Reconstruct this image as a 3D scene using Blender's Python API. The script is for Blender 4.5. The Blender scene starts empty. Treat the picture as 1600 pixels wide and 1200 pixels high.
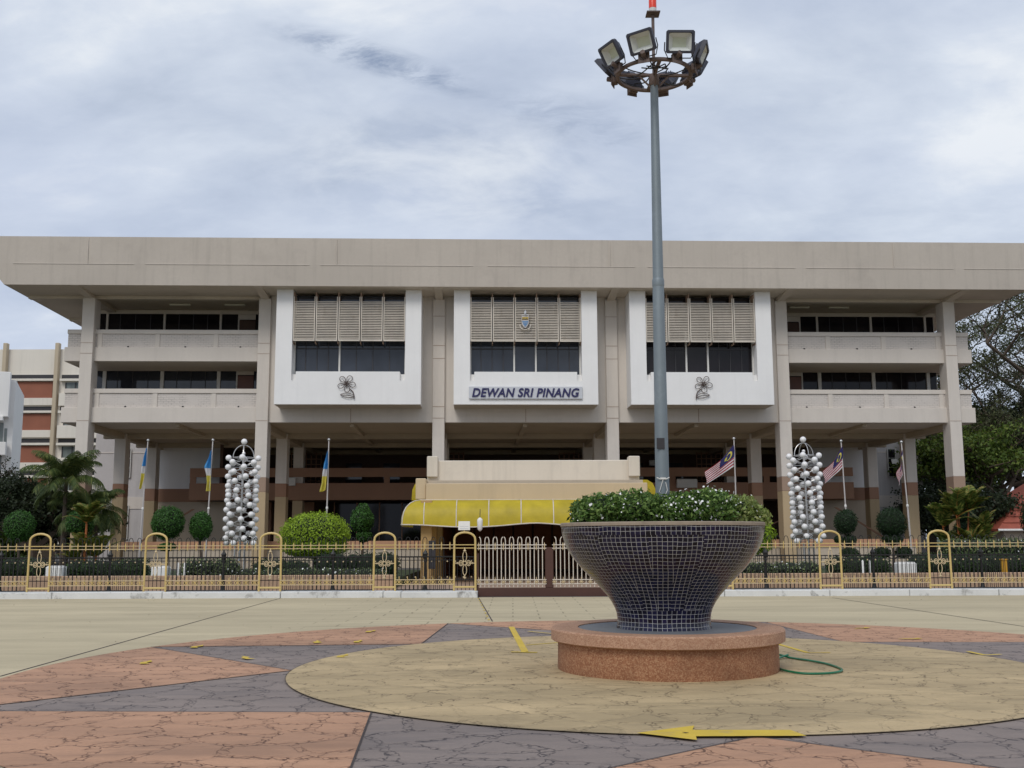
import bpy, math, random
import numpy as np
from mathutils import Vector, Matrix
R = math.radians
S = bpy.context.scene
COL = S.collection
PI = math.pi

# ------------------------------------------------------------------ camera, world, sun, exposure
cd = bpy.data.cameras.new("camera"); cam = bpy.data.objects.new("camera", cd); COL.objects.link(cam)
cd.sensor_width = 36.0; cd.lens = 1670 / 1600 * 36.0; cd.clip_end = 3000; cd.clip_start = 0.05
cam.matrix_world = Matrix.Translation((0, 0, 1.6)) @ Matrix.Rotation(R(90 + 8.25), 4, 'X') @ Matrix.Rotation(R(-0.22), 4, 'Z')
S.camera = cam
S.view_settings.view_transform = 'Standard'; S.view_settings.look = 'None'
S.view_settings.exposure = 0.0; S.view_settings.gamma = 1.0

SUN_EL, SUN_ROT = R(46), R(200)          # high, behind the camera
w = bpy.data.worlds.new("World"); S.world = w; w.use_nodes = True
nt = w.node_tree; nt.nodes.clear()
def N(tree, typ, **kw):
    n = tree.nodes.new(typ)
    for k, v in kw.items():
        if hasattr(n, k): setattr(n, k, v)
        else: n.inputs[k].default_value = v
    return n
def math_(tree, op, a, b=None, c=None, clamp=False):
    n = tree.nodes.new('ShaderNodeMath'); n.operation = op; n.use_clamp = clamp
    for i, v in enumerate((a, b, c)):
        if v is None: continue
        if isinstance(v, (int, float)): n.inputs[i].default_value = v
        else: tree.links.new(v, n.inputs[i])
    return n.outputs[0]
def ramp(tree, fac, stops, interp='LINEAR'):
    n = tree.nodes.new('ShaderNodeValToRGB'); n.color_ramp.interpolation = interp
    el = n.color_ramp.elements
    while len(el) < len(stops): el.new(0.5)
    for e, (p, c) in zip(el, stops):
        e.position = p; e.color = (*c, 1) if not isinstance(c, (int, float)) else (c, c, c, 1)
    tree.links.new(fac, n.inputs[0]); return n.outputs[0]
def mixc(tree, fac, a, b, mode='MIX'):
    n = tree.nodes.new('ShaderNodeMix'); n.data_type = 'RGBA'; n.blend_type = mode
    for sock, v in ((n.inputs[0], fac), (n.inputs[6], a), (n.inputs[7], b)):
        if isinstance(v, (int, float)): sock.default_value = v
        elif isinstance(v, tuple): sock.default_value = (*v[:3], 1)
        else: tree.links.new(v, sock)
    return n.outputs[2]

sky = N(nt, 'ShaderNodeTexSky', sky_type='NISHITA', sun_disc=False, sun_elevation=SUN_EL, sun_rotation=SUN_ROT)
bg1 = N(nt, 'ShaderNodeBackground'); bg1.inputs[1].default_value = 0.09
nt.links.new(sky.outputs[0], bg1.inputs[0])
tc = N(nt, 'ShaderNodeTexCoord'); sep = N(nt, 'ShaderNodeSeparateXYZ'); nt.links.new(tc.outputs['Generated'], sep.inputs[0])
zz = math_(nt, 'ADD', math_(nt, 'MAXIMUM', sep.outputs[2], 0.0), 0.30)
u = math_(nt, 'DIVIDE', sep.outputs[0], zz); v = math_(nt, 'DIVIDE', sep.outputs[1], zz)
cmb = N(nt, 'ShaderNodeCombineXYZ'); nt.links.new(u, cmb.inputs[0]); nt.links.new(v, cmb.inputs[1])
def wnoise(vec, scale, detail, rough=0.5, dist=0.0, off=(0, 0, 0), sc=(1, 1, 1), rot=0.0):
    m = N(nt, 'ShaderNodeMapping'); m.inputs['Location'].default_value = off; m.inputs['Scale'].default_value = sc
    m.inputs['Rotation'].default_value = (0, 0, rot)
    nt.links.new(vec, m.inputs[0])
    n = N(nt, 'ShaderNodeTexNoise'); n.inputs['Scale'].default_value = scale; n.inputs['Detail'].default_value = detail
    n.inputs['Roughness'].default_value = rough; n.inputs['Distortion'].default_value = dist
    nt.links.new(m.outputs[0], n.inputs['Vector']); return n.outputs['Fac']
n1 = wnoise(cmb.outputs[0], 1.9, 7, 0.5, 0.25, (3.1, 1.7, 0), (1.0, 1.35, 1), R(24))
n2 = wnoise(cmb.outputs[0], 5.2, 9, 0.58, 0.35, (7.3, 2.2, 0), (1.0, 1.35, 1), R(28))
n3 = wnoise(cmb.outputs[0], 0.9, 3, 0.5, 0.0, (1.3, 9.2, 0))
n4 = wnoise(cmb.outputs[0], 15.0, 10, 0.66, 0.5, (4.4, 6.1, 0), (1.0, 2.0, 1), R(28))
f = math_(nt, 'ADD', math_(nt, 'MULTIPLY', n1, 0.68), math_(nt, 'MULTIPLY', n2, 0.25))
f = math_(nt, 'ADD', f, math_(nt, 'MULTIPLY', n4, 0.07))
ccol = ramp(nt, f, [(0.34, (0.44, 0.51, 0.635)), (0.45, (0.57, 0.64, 0.765)), (0.55, (0.70, 0.765, 0.87)), (0.64, (0.90, 0.935, 0.975))])
# slate-blue tint in broad areas
ccol = mixc(nt, ramp(nt, n3, [(0.42, 0.0), (0.62, 0.6)]), ccol, (0.50, 0.575, 0.76))
# torn dark wisps crossing the cloud deck
def blob(cu, cv, ang, ru, rv):
    a = math_(nt, 'SUBTRACT', u, cu); b = math_(nt, 'SUBTRACT', v, cv)
    ca, sa = math.cos(ang), math.sin(ang)
    p = math_(nt, 'ADD', math_(nt, 'MULTIPLY', a, ca), math_(nt, 'MULTIPLY', b, sa))
    q = math_(nt, 'SUBTRACT', math_(nt, 'MULTIPLY', b, ca), math_(nt, 'MULTIPLY', a, sa))
    d = math_(nt, 'ADD', math_(nt, 'POWER', math_(nt, 'ABSOLUTE', math_(nt, 'DIVIDE', p, ru)), 2.0), math_(nt, 'POWER', math_(nt, 'ABSOLUTE', math_(nt, 'DIVIDE', q, rv)), 2.0))
    return math_(nt, 'SUBTRACT', 1.0, d, clamp=True)
wisp = math_(nt, 'MAXIMUM', blob(-0.155, 1.25, R(29), 0.165, 0.034), math_(nt, 'MULTIPLY', blob(0.08, 1.37, R(20), 0.15, 0.06), 0.55))
tear = ramp(nt, n4, [(0.40, 0.0), (0.62, 1.0)])
ccol = mixc(nt, math_(nt, 'MULTIPLY', math_(nt, 'MULTIPLY', wisp, tear), 1.0, clamp=True), ccol, (0.30, 0.37, 0.51))
glow = math_(nt, 'MULTIPLY', blob(-0.085, 1.50, R(10), 0.30, 0.17), ramp(nt, n2, [(0.40, 0.0), (0.66, 1.0)]))
ccol = mixc(nt, math_(nt, 'MULTIPLY', glow, 0.8), ccol, (0.84, 0.88, 0.93))
bg2 = N(nt, 'ShaderNodeBackground'); bg2.inputs[1].default_value = 1.0; nt.links.new(ccol, bg2.inputs[0])
ms = N(nt, 'ShaderNodeMixShader'); ms.inputs[0].default_value = 0.93
nt.links.new(bg1.outputs[0], ms.inputs[1]); nt.links.new(bg2.outputs[0], ms.inputs[2])
wo = N(nt, 'ShaderNodeOutputWorld'); nt.links.new(ms.outputs[0], wo.inputs[0])

sd = bpy.data.lights.new("sun", 'SUN'); sd.energy = 1.5; sd.angle = R(24); sd.color = (1.0, 0.965, 0.91)
so = bpy.data.objects.new("sun", sd); COL.objects.link(so)
so.rotation_euler = (R(90) - SUN_EL, 0, R(-18))     # shines from behind the camera, a little from the left

# ------------------------------------------------------------------ materials
def newmat(name):
    m = bpy.data.materials.new(name); m.use_nodes = True; t = m.node_tree
    return m, t, t.nodes['Principled BSDF']
def coords(t, kind='Object', scale=(1, 1, 1), rot=(0, 0, 0)):
    c = N(t, 'ShaderNodeTexCoord'); mp = N(t, 'ShaderNodeMapping'); mp.inputs['Scale'].default_value = scale; mp.inputs['Rotation'].default_value = rot
    t.links.new(c.outputs[kind], mp.inputs[0]); return mp.outputs[0]
def noise(t, vec, scale, detail=5, rough=0.55, dist=0.0):
    n = N(t, 'ShaderNodeTexNoise'); n.inputs['Scale'].default_value = scale; n.inputs['Detail'].default_value = detail
    n.inputs['Roughness'].default_value = rough; n.inputs['Distortion'].default_value = dist
    t.links.new(vec, n.inputs['Vector']); return n.outputs['Fac']
def bump(t, b, h, strength=0.3, dist=0.01):
    n = N(t, 'ShaderNodeBump'); n.inputs['Strength'].default_value = strength; n.inputs['Distance'].default_value = dist
    t.links.new(h, n.inputs['Height']); t.links.new(n.outputs[0], b.inputs['Normal'])
def mul(c, k): return tuple(x * k for x in c)
def paint(name, col, rough=0.7, var=0.12, scale=1.5, streak=0.0, dirt=0.0, dirtcol=(0.05, 0.045, 0.04), bmp=0.0, metal=0.0, fine=25.0, spec=0.5, kind='Object'):
    m, t, b = newmat(name)
    v = coords(t, kind)
    c = mixc(t, ramp(t, noise(t, v, scale, 6), [(0.32, 0.0), (0.68, 1.0)]), mul(col, 1 - var), mul(col, 1 + var * 0.7))
    c = mixc(t, ramp(t, noise(t, v, fine, 3), [(0.35, 0.0), (0.65, 0.5)]), c, mul(col, 1 - var * 0.8))
    if streak:
        vs = coords(t, kind, (1, 1, 0.07))
        c = mixc(t, math_(t, 'MULTIPLY', ramp(t, noise(t, vs, 2.6, 8, 0.65), [(0.50, 0.0), (0.72, 1.0)]), streak), c, mul(col, 0.6))
    if dirt:
        c = mixc(t, math_(t, 'MULTIPLY', ramp(t, noise(t, v, scale * 1.7, 10, 0.68, 0.3), [(0.55, 0.0), (0.70, 1.0)]), dirt), c, dirtcol)
    t.links.new(c, b.inputs['Base Color']); b.inputs['Roughness'].default_value = rough
    b.inputs['Metallic'].default_value = metal; b.inputs['Specular IOR Level'].default_value = spec
    if bmp: bump(t, b, noise(t, v, fine, 4), bmp, 0.01)
    return m
M = {}
M['fascia'] = paint('roof_concrete', (0.505, 0.448, 0.385), 0.85, 0.07, 0.35, 0.30, 0.16, (0.24, 0.20, 0.18), 0.15, fine=6)
M['wall'] = paint('beige_grey_paint', (0.635, 0.575, 0.51), 0.8, 0.05, 0.5, 0.16, 0.08, (0.28, 0.24, 0.21), 0.1, fine=7)
M['soffit'] = paint('soffit_paint', (0.60, 0.52, 0.425), 0.85, 0.09, 0.35, 0, 0.35, (0.36, 0.30, 0.23), fine=4)
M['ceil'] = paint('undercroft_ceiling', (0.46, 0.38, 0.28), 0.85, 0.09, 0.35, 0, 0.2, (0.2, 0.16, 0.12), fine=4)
M['white'] = paint('white_wall_paint', (0.82, 0.805, 0.785), 0.7, 0.035, 0.6, 0.10, 0.0, fine=5)
M['white2'] = paint('window_frame_white', (0.62, 0.60, 0.56), 0.5, 0.05)
M['rear'] = paint('grey_render', (0.52, 0.49, 0.475), 0.85, 0.08, 0.3, 0.35, 0.25, (0.33, 0.3, 0.29), fine=5)
M['tan'] = paint('tan_paint', (0.47, 0.35, 0.205), 0.8, 0.06, 0.7, 0.15, 0.1, (0.25, 0.17, 0.1))
M['brown'] = paint('brown_paint', (0.33, 0.18, 0.11), 0.75, 0.07, 0.7, 0.1)
M['brown2'] = paint('tan_brown_band', (0.33, 0.225, 0.16), 0.8, 0.05)
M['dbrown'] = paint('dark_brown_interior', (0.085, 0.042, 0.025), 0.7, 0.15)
M['peach'] = paint('peach_paint', (0.50, 0.27, 0.155), 0.8, 0.08, 1.0, 0.25, 0.2, (0.25, 0.13, 0.08))
M['lowwall'] = paint('low_wall_peach', (0.47, 0.31, 0.20), 0.85, 0.10, 0.9, 0.25, 0.3, (0.2, 0.15, 0.11))
M['beige'] = paint('beige_paint', (0.50, 0.42, 0.32), 0.8, 0.06, 0.7, 0.2)
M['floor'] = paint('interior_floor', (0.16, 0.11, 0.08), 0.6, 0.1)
M['louvre'] = paint('louvre_cream', (0.66, 0.595, 0.51), 0.6, 0.12, 1.2, 0.3, 0.35, (0.30, 0.22, 0.13), fine=10)
M['dark'] = paint('dark_metal', (0.03, 0.027, 0.03), 0.5, 0.2)
M['black'] = paint('black_iron', (0.018, 0.017, 0.016), 0.5, 0.2, metal=0.2)
M['cream'] = paint('cream_gold_paint', (0.60, 0.44, 0.165), 0.45, 0.10, 3.0, 0.0, 0.18, (0.32, 0.2, 0.08))
M['creamw'] = paint('cream_rail_paint', (0.60, 0.47, 0.28), 0.5, 0.1, 3.0, 0.0, 0.3, (0.42, 0.28, 0.14))
M['gate'] = paint('pale_gate_paint', (0.70, 0.62, 0.52), 0.5, 0.08, 3.0)
M['maroon'] = paint('maroon_steel', (0.075, 0.028, 0.018), 0.5, 0.15)
M['kerb'] = paint('whitewashed_kerb', (0.66, 0.66, 0.64), 0.85, 0.1, 1.2, 0.1, 0.95, (0.16, 0.15, 0.135), 0.3)
M['globe'] = paint('globe_plastic', (0.82, 0.80, 0.79), 0.35, 0.06, 2.0, 0, 0.2, (0.5, 0.47, 0.45))
M['steel'] = paint('stainless', (0.55, 0.54, 0.53), 0.35, 0.1, metal=0.6)
M['galv'] = paint('galvanised_pole', (0.20, 0.235, 0.255), 0.55, 0.13, 1.2, 0.30, 0.35, (0.42, 0.47, 0.50), metal=0.35, fine=14)
M['rust'] = paint('rusted_steel', (0.13, 0.095, 0.085), 0.75, 0.3, 6.0, 0.0, 0.6, (0.10, 0.045, 0.025))
M['housing'] = paint('lamp_housing', (0.035, 0.037, 0.055), 0.5, 0.15)
M['refl'] = paint('lamp_reflector', (0.60, 0.62, 0.60), 0.35, 0.06, 6)
M['led'] = paint('led_panel', (0.52, 0.56, 0.45), 0.4, 0.1, 12)
M['red'] = paint('beacon_red', (0.75, 0.05, 0.02), 0.35, 0.1)
M['hose'] = paint('green_hose', (0.008, 0.16, 0.07), 0.35, 0.2, 8)
M['wood'] = paint('bark', (0.09, 0.065, 0.045), 0.9, 0.3, 6, 0.2)
M['redroof'] = paint('red_roof_tile', (0.34, 0.085, 0.05), 0.7, 0.2, 3)
M['orange'] = paint('orange_roof_tile', (0.42, 0.13, 0.07), 0.8, 0.3, 3)
M['brick'] = paint('apartment_brick', (0.30, 0.11, 0.065), 0.85, 0.15, 0.4, 0.1)
M['aptcream'] = paint('apartment_cream', (0.72, 0.66, 0.57), 0.85, 0.05, 0.2, 0.25)
M['apttan'] = paint('apartment_tan', (0.50, 0.41, 0.29), 0.85, 0.05, 0.2, 0.2)
M['offwhite'] = paint('white_block_paint', (0.80, 0.78, 0.745), 0.8, 0.05, 0.3, 0.15)
M['soil'] = paint('soil', (0.06, 0.045, 0.03), 0.95, 0.3, 3)
M['trunkorange'] = paint('orange_crownshaft', (0.42, 0.12, 0.025), 0.5, 0.2, 4)
M['yellowpost'] = paint('amber_post', (0.60, 0.30, 0.02), 0.5, 0.15)
M['signnavy'] = paint('sign_letter_navy', (0.016, 0.014, 0.085), 0.5, 0.1)
M['signboard'] = paint('sign_board_grey', (0.56, 0.57, 0.60), 0.5, 0.04)
M['door'] = paint('timber_door', (0.15, 0.06, 0.04), 0.5, 0.1)
M['floorlamp'] = paint('fluorescent_housing', (0.7, 0.68, 0.6), 0.5, 0.05)
M['grille'] = paint('dark_grille', (0.035, 0.022, 0.016), 0.6, 0.2)

def glass(name, col, rough=0.04, var=0.25, spec=0.5, sc=(0.45, 0.45, 0.25)):
    m, t, b = newmat(name)
    v = coords(t, 'Object', sc)
    c = mixc(t, ramp(t, noise(t, v, 1.3, 2), [(0.40, 0.0), (0.60, 1.0)]), mul(col, 1 - var), mul(col, 1 + var))
    t.links.new(c, b.inputs['Base Color']); b.inputs['Roughness'].default_value = rough; b.inputs['Specular IOR Level'].default_value = spec
    bump(t, b, noise(t, v, 1.6, 2), 0.04, 0.05)
    return m
M['glass'] = glass('window_glass_slate', (0.028, 0.033, 0.045))
M['glassd'] = glass('window_glass_dark', (0.012, 0.010, 0.012), 0.05, 0.3, 0.25)
M['glassapt'] = glass('apartment_glass', (0.14, 0.16, 0.15))

def brickmat():
    m, t, b = newmat('painted_brickwork')
    tcn = N(t, 'ShaderNodeTexCoord'); s = N(t, 'ShaderNodeSeparateXYZ'); t.links.new(tcn.outputs['Object'], s.inputs[0])
    k = N(t, 'ShaderNodeCombineXYZ'); t.links.new(math_(t, 'ADD', s.outputs[0], s.outputs[1]), k.inputs[0]); t.links.new(s.outputs[2], k.inputs[1])
    br = N(t, 'ShaderNodeTexBrick'); t.links.new(k.outputs[0], br.inputs['Vector'])
    br.inputs['Scale'].default_value = 1.0; br.inputs['Brick Width'].default_value = 0.30; br.inputs['Row Height'].default_value = 0.105
    br.inputs['Mortar Size'].default_value = 0.014; br.inputs['Mortar Smooth'].default_value = 0.2
    c0 = (0.62, 0.565, 0.515)
    br.inputs['Color1'].default_value = (*c0, 1); br.inputs['Color2'].default_value = (*mul(c0, 0.92), 1); br.inputs['Mortar'].default_value = (*mul(c0, 0.62), 1)
    nn = ramp(t, noise(t, k.outputs[0], 1.1, 6), [(0.38, 0.0), (0.62, 1.0)])
    t.links.new(mixc(t, nn, mul(c0, 0.95), br.outputs['Color']), b.inputs['Base Color']); b.inputs['Roughness'].default_value = 0.85
    return m
M['wbrick'] = brickmat()

def leafmat(name, col, var=0.45, trans=0.25, yel=None):
    m, t, b = newmat(name)
    g = N(t, 'ShaderNodeNewGeometry')
    c = ramp(t, g.outputs['Random Per Island'], [(0.0, mul(col, 1 - var)), (0.55, col), (1.0, yel or mul(col, 1 + var))])
    t.links.new(c, b.inputs['Base Color']); b.inputs['Roughness'].default_value = 0.55; b.inputs['Specular IOR Level'].default_value = 0.3
    tr = N(t, 'ShaderNodeBsdfTranslucent'); t.links.new(c, tr.inputs[0])
    mx = N(t, 'ShaderNodeMixShader'); mx.inputs[0].default_value = trans
    out = t.nodes['Material Output']
    t.links.new(b.outputs[0], mx.inputs[1]); t.links.new(tr.outputs[0], mx.inputs[2]); t.links.new(mx.outputs[0], out.inputs[0])
    return m
M['leaf_top'] = leafmat('topiary_leaf', (0.048, 0.125, 0.022))
M['leaf_topd'] = leafmat('topiary_leaf_dark', (0.020, 0.045, 0.014))
M['leaf_lime'] = leafmat('lime_leaf', (0.28, 0.40, 0.03), 0.35, 0.3)
M['leaf_hedge'] = leafmat('hedge_leaf', (0.045, 0.08, 0.022))
M['leaf_pale'] = leafmat('pale_leaf', (0.17, 0.21, 0.09))
M['leaf_tree'] = leafmat('tree_leaf', (0.095, 0.155, 0.026), yel=(0.18, 0.22, 0.04))
M['leaf_treed'] = leafmat('tree_leaf_dark', (0.026, 0.038, 0.016))
M['leaf_airy'] = leafmat('tree_leaf_airy', (0.075, 0.085, 0.035))
M['leaf_plant'] = leafmat('planter_leaf', (0.08, 0.16, 0.028), 0.55, yel=(0.24, 0.34, 0.09))
M['leaf_planty'] = leafmat('planter_leaf_yellow', (0.20, 0.27, 0.06), yel=(0.36, 0.38, 0.15))
M['leaf_palm'] = leafmat('palm_leaf', (0.075, 0.115, 0.030), yel=(0.16, 0.18, 0.05))
M['leaf_palml'] = leafmat('palm_leaf_light', (0.12, 0.17, 0.03), 0.5, 0.35, yel=(0.30, 0.26, 0.06))
M['leaf_palmm'] = leafmat('palm_leaf_mid', (0.12, 0.18, 0.035), 0.55, 0.4, yel=(0.40, 0.36, 0.09))
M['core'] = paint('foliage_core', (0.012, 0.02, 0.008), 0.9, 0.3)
M['petal'] = paint('white_petal', (0.80, 0.80, 0.78), 0.6, 0.03)

def canvas(name, col):
    m, t, b = newmat(name)
    v = coords(t, 'Object')
    c = mixc(t, ramp(t, noise(t, v, 1.6, 4), [(0.3, 0.0), (0.7, 1.0)]), mul(col, 0.80), mul(col, 1.12)); bump(t, b, noise(t, coords(t, 'Object', (1, 1, .35)), 3.0, 4, 0.6), 0.35, 0.05)
    t.links.new(c, b.inputs['Base Color']); b.inputs['Roughness'].default_value = 0.5
    tr = N(t, 'ShaderNodeBsdfTranslucent'); t.links.new(c, tr.inputs[0])
    mx = N(t, 'ShaderNodeMixShader'); mx.inputs[0].default_value = 0.30
    out = t.nodes['Material Output']
    t.links.new(b.outputs[0], mx.inputs[1]); t.links.new(tr.outputs[0], mx.inputs[2]); t.links.new(mx.outputs[0], out.inputs[0])
    return m
M['awn'] = canvas('yellow_awning_vinyl', (0.62, 0.48, 0.02))
for nm, c_ in (('f_blue', (0.06, 0.30, 0.62)), ('f_white', (0.70, 0.68, 0.68)), ('f_yellow', (0.72, 0.62, 0.10)), ('f_red', (0.40, 0.015, 0.03)), ('f_navy', (0.02, 0.02, 0.12)), ('f_gold', (0.70, 0.50, 0.08))):
    M[nm] = canvas(nm, c_)

def tilemat():
    m, t, b = newmat('navy_mosaic_tile')
    uv = N(t, 'ShaderNodeUVMap'); uv.uv_map = 'UVMap'
    wv = N(t, 'ShaderNodeTexNoise'); wv.inputs['Scale'].default_value = 3.0; wv.inputs['Detail'].default_value = 2
    t.links.new(uv.outputs[0], wv.inputs['Vector'])
    off = N(t, 'ShaderNodeVectorMath'); off.operation = 'MULTIPLY_ADD'
    t.links.new(wv.outputs['Color'], off.inputs[0]); off.inputs[1].default_value = (0.022, 0.030, 0); t.links.new(uv.outputs[0], off.inputs[2])
    br = N(t, 'ShaderNodeTexBrick'); br.offset = 0.0; br.squash = 1.0
    t.links.new(off.outputs[0], br.inputs['Vector'])
    br.inputs['Scale'].default_value = 1.0; br.inputs['Brick Width'].default_value = 0.0588; br.inputs['Row Height'].default_value = 0.0525
    br.inputs['Mortar Size'].default_value = 0.0022; br.inputs['Mortar Smooth'].default_value = 0.1
    br.inputs['Color1'].default_value = (0.003, 0.003, 0.010, 1); br.inputs['Color2'].default_value = (0.010, 0.010, 0.042, 1); br.inputs['Mortar'].default_value = (0.46, 0.45, 0.44, 1)
    v = coords(t, 'Object')
    dirt = math_(t, 'MULTIPLY', ramp(t, noise(t, v, 4.0, 8, 0.65), [(0.5, 0.0), (0.72, 1.0)]), 0.22)
    c = mixc(t, dirt, br.outputs['Color'], (0.02, 0.016, 0.017))
    t.links.new(c, b.inputs['Base Color'])
    t.links.new(ramp(t, br.outputs['Fac'], [(0.0, 0.16), (1.0, 0.85)]), b.inputs['Roughness']); b.inputs['Specular IOR Level'].default_value = 0.35
    bump(t, b, math_(t, 'SUBTRACT', 1.0, br.outputs['Fac']), 0.5, 0.004)
    return m
M['tile'] = tilemat()

def granular(name, c1, c2, c3, scale=70, stain=0.3):
    m, t, b = newmat(name); v = coords(t)
    vo = N(t, 'ShaderNodeTexVoronoi'); vo.inputs['Scale'].default_value = scale; t.links.new(v, vo.inputs['Vector'])
    s = N(t, 'ShaderNodeSeparateColor'); t.links.new(vo.outputs['Color'], s.inputs[0])
    c = ramp(t, s.outputs[0], [(0.0, c1), (0.5, c2), (1.0, c3)])
    c = mixc(t, math_(t, 'MULTIPLY', ramp(t, noise(t, v, 2.2, 7, 0.6), [(0.45, 0.0), (0.7, 1.0)]), stain), c, mul(c1, 0.55))
    t.links.new(c, b.inputs['Base Color']); b.inputs['Roughness'].default_value = 0.8
    bump(t, b, noise(t, v, scale, 3), 0.5, 0.006)
    return m
M['terrazzo'] = granular('terracotta_pebbledash', (0.25, 0.10, 0.046), (0.345, 0.158, 0.078), (0.45, 0.25, 0.135), 75, 0.45)
M['terrazzo2'] = granular('terracotta_coping', (0.33, 0.17, 0.10), (0.41, 0.23, 0.142), (0.50, 0.31, 0.20), 80, 0.35)
M['cement'] = paint('grey_cement', (0.155, 0.165, 0.18), 0.6, 0.15, 3, 0, 0.3, (0.08, 0.08, 0.08))

def stamped(name, col, crack=(0.065, 0.026, 0.014), lines=0.80, scale=2.05, mott=0.16, stain=(0.24, 0.14, 0.09), brk=(0.36, 0.50), dens=0.55):
    """concrete stamped and painted in big random stones: broken dark joint lines"""
    m, t, b = newmat(name); v = coords(t)
    nv = N(t, 'ShaderNodeTexNoise'); nv.inputs['Scale'].default_value = 2.6; nv.inputs['Detail'].default_value = 4; t.links.new(v, nv.inputs['Vector'])
    ad = N(t, 'ShaderNodeVectorMath'); ad.operation = 'MULTIPLY_ADD'; t.links.new(nv.outputs['Color'], ad.inputs[0]); ad.inputs[1].default_value = (0.22, 0.22, 0); t.links.new(v, ad.inputs[2])
    nv2 = N(t, 'ShaderNodeTexNoise'); nv2.inputs['Scale'].default_value = 14; nv2.inputs['Detail'].default_value = 3; t.links.new(v, nv2.inputs['Vector'])
    ad2 = N(t, 'ShaderNodeVectorMath'); ad2.operation = 'MULTIPLY_ADD'; t.links.new(nv2.outputs['Color'], ad2.inputs[0]); ad2.inputs[1].default_value = (0.06, 0.06, 0); t.links.new(ad.outputs[0], ad2.inputs[2])
    def vor(vec, sc):
        n = N(t, 'ShaderNodeTexVoronoi'); n.voronoi_dimensions = '2D'; n.feature = 'DISTANCE_TO_EDGE'; n.inputs['Scale'].default_value = sc
        t.links.new(vec, n.inputs['Vector']); return n.outputs['Distance']
    d1, d2 = vor(ad2.outputs[0], scale), vor(ad2.outputs[0], scale * 4.3)
    d1 = math_(t, 'ADD', d1, math_(t, 'MULTIPLY', math_(t, 'SUBTRACT', noise(t, v, 3.1, 2), 0.5), 0.16))
    rim = ramp(t, d1, [(0.066, 0.0), (0.074, 1.0), (0.084, 1.0), (0.092, 0.0)])     # outline round every stone
    band = ramp(t, d1, [(0.075, 1.0), (0.10, 0.0)])                                 # chips in the gaps between stones
    chip = math_(t, 'MULTIPLY', ramp(t, d2, [(0.060, 1.0), (0.10, 0.0)]), band)
    gate_ = ramp(t, noise(t, v, 1.7, 4), [(brk[0], dens), (brk[1], 1.0)])
    gate2 = ramp(t, noise(t, v, 7.0, 3), [(0.41, 0.10), (0.52, 1.0)])
    ln = math_(t, 'MAXIMUM', math_(t, 'MULTIPLY', rim, 0.95), chip)
    ln = math_(t, 'MULTIPLY', math_(t, 'MULTIPLY', math_(t, 'MULTIPLY', ln, gate_), gate2), lines, clamp=True)
    vc = N(t, 'ShaderNodeTexVoronoi'); vc.voronoi_dimensions = '2D'; vc.inputs['Scale'].default_value = scale; t.links.new(ad2.outputs[0], vc.inputs['Vector'])
    scn = N(t, 'ShaderNodeSeparateColor'); t.links.new(vc.outputs['Color'], scn.inputs[0])
    vx = coords(t, 'Object', (0.35, 1.0, 1.0))
    c = mixc(t, ramp(t, noise(t, vx, 0.9, 8, 0.6), [(0.33, 0.0), (0.67, 1.0)]), mul(col, 1 - mott), mul(col, 1 + mott * 0.8))
    c = mixc(t, math_(t, 'MULTIPLY', ramp(t, noise(t, v, 30, 5, 0.7), [(0.42, 0.0), (0.7, 1.0)]), 0.45), c, mul(col, 0.66))
    c = mixc(t, math_(t, 'MULTIPLY', ramp(t, noise(t, coords(t, 'Object', (0.28, 1.0, 1)), 0.8, 12, 0.74, 0.5), [(0.49, 0.0), (0.60, 1.0)]), 0.62), c, stain)
    c = mixc(t, math_(t, 'MULTIPLY', ramp(t, noise(t, vx, 0.42, 9, 0.62, 0.2), [(0.50, 0.0), (0.64, 1.0)]), 0.46), c, stain)
    c = mixc(t, math_(t, 'MULTIPLY', ramp(t, noise(t, vx, 2.3, 9, 0.7, 0.4), [(0.57, 0.0), (0.70, 1.0)]), 0.38), c, mul(col, 1.35))
    c = mixc(t, math_(t, 'MULTIPLY', ramp(t, noise(t, coords(t, 'Object', (0.5, 1.4, 1)), 1.3, 10, 0.72, 0.6), [(0.55, 0.0), (0.66, 1.0)]), 0.35), c, mul(stain, 0.9))
    c = mixc(t, math_(t, 'MULTIPLY', scn.outputs[0], 0.30), c, mul(col, 0.70))
    c = mixc(t, math_(t, 'MULTIPLY', scn.outputs[1], 0.16), c, mul(col, 1.3))
    c = mixc(t, ln, c, crack)
    t.links.new(c, b.inputs['Base Color']); b.inputs['Roughness'].default_value = 0.78; b.inputs['Specular IOR Level'].default_value = 0.35
    h = math_(t, 'SUBTRACT', math_(t, 'ADD', math_(t, 'MULTIPLY', noise(t, v, 7, 6, 0.6), 0.5), ramp(t, d1, [(0.03, 0.0), (0.14, 0.7)])), ln)
    bump(t, b, h, 0.6, 0.016)
    return m
M['p_red'] = stamped('stamped_terracotta', (0.495, 0.277, 0.168))
M['p_purple'] = stamped('stamped_slate', (0.255, 0.205, 0.178), crack=(0.03, 0.025, 0.03), stain=(0.14, 0.12, 0.115))
M['p_ochre'] = stamped('stamped_ochre', (0.50, 0.375, 0.208), lines=0.68, mott=0.28, crack=(0.075, 0.05, 0.025), stain=(0.235, 0.18, 0.10), brk=(0.44, 0.56), dens=0.30)

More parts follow.
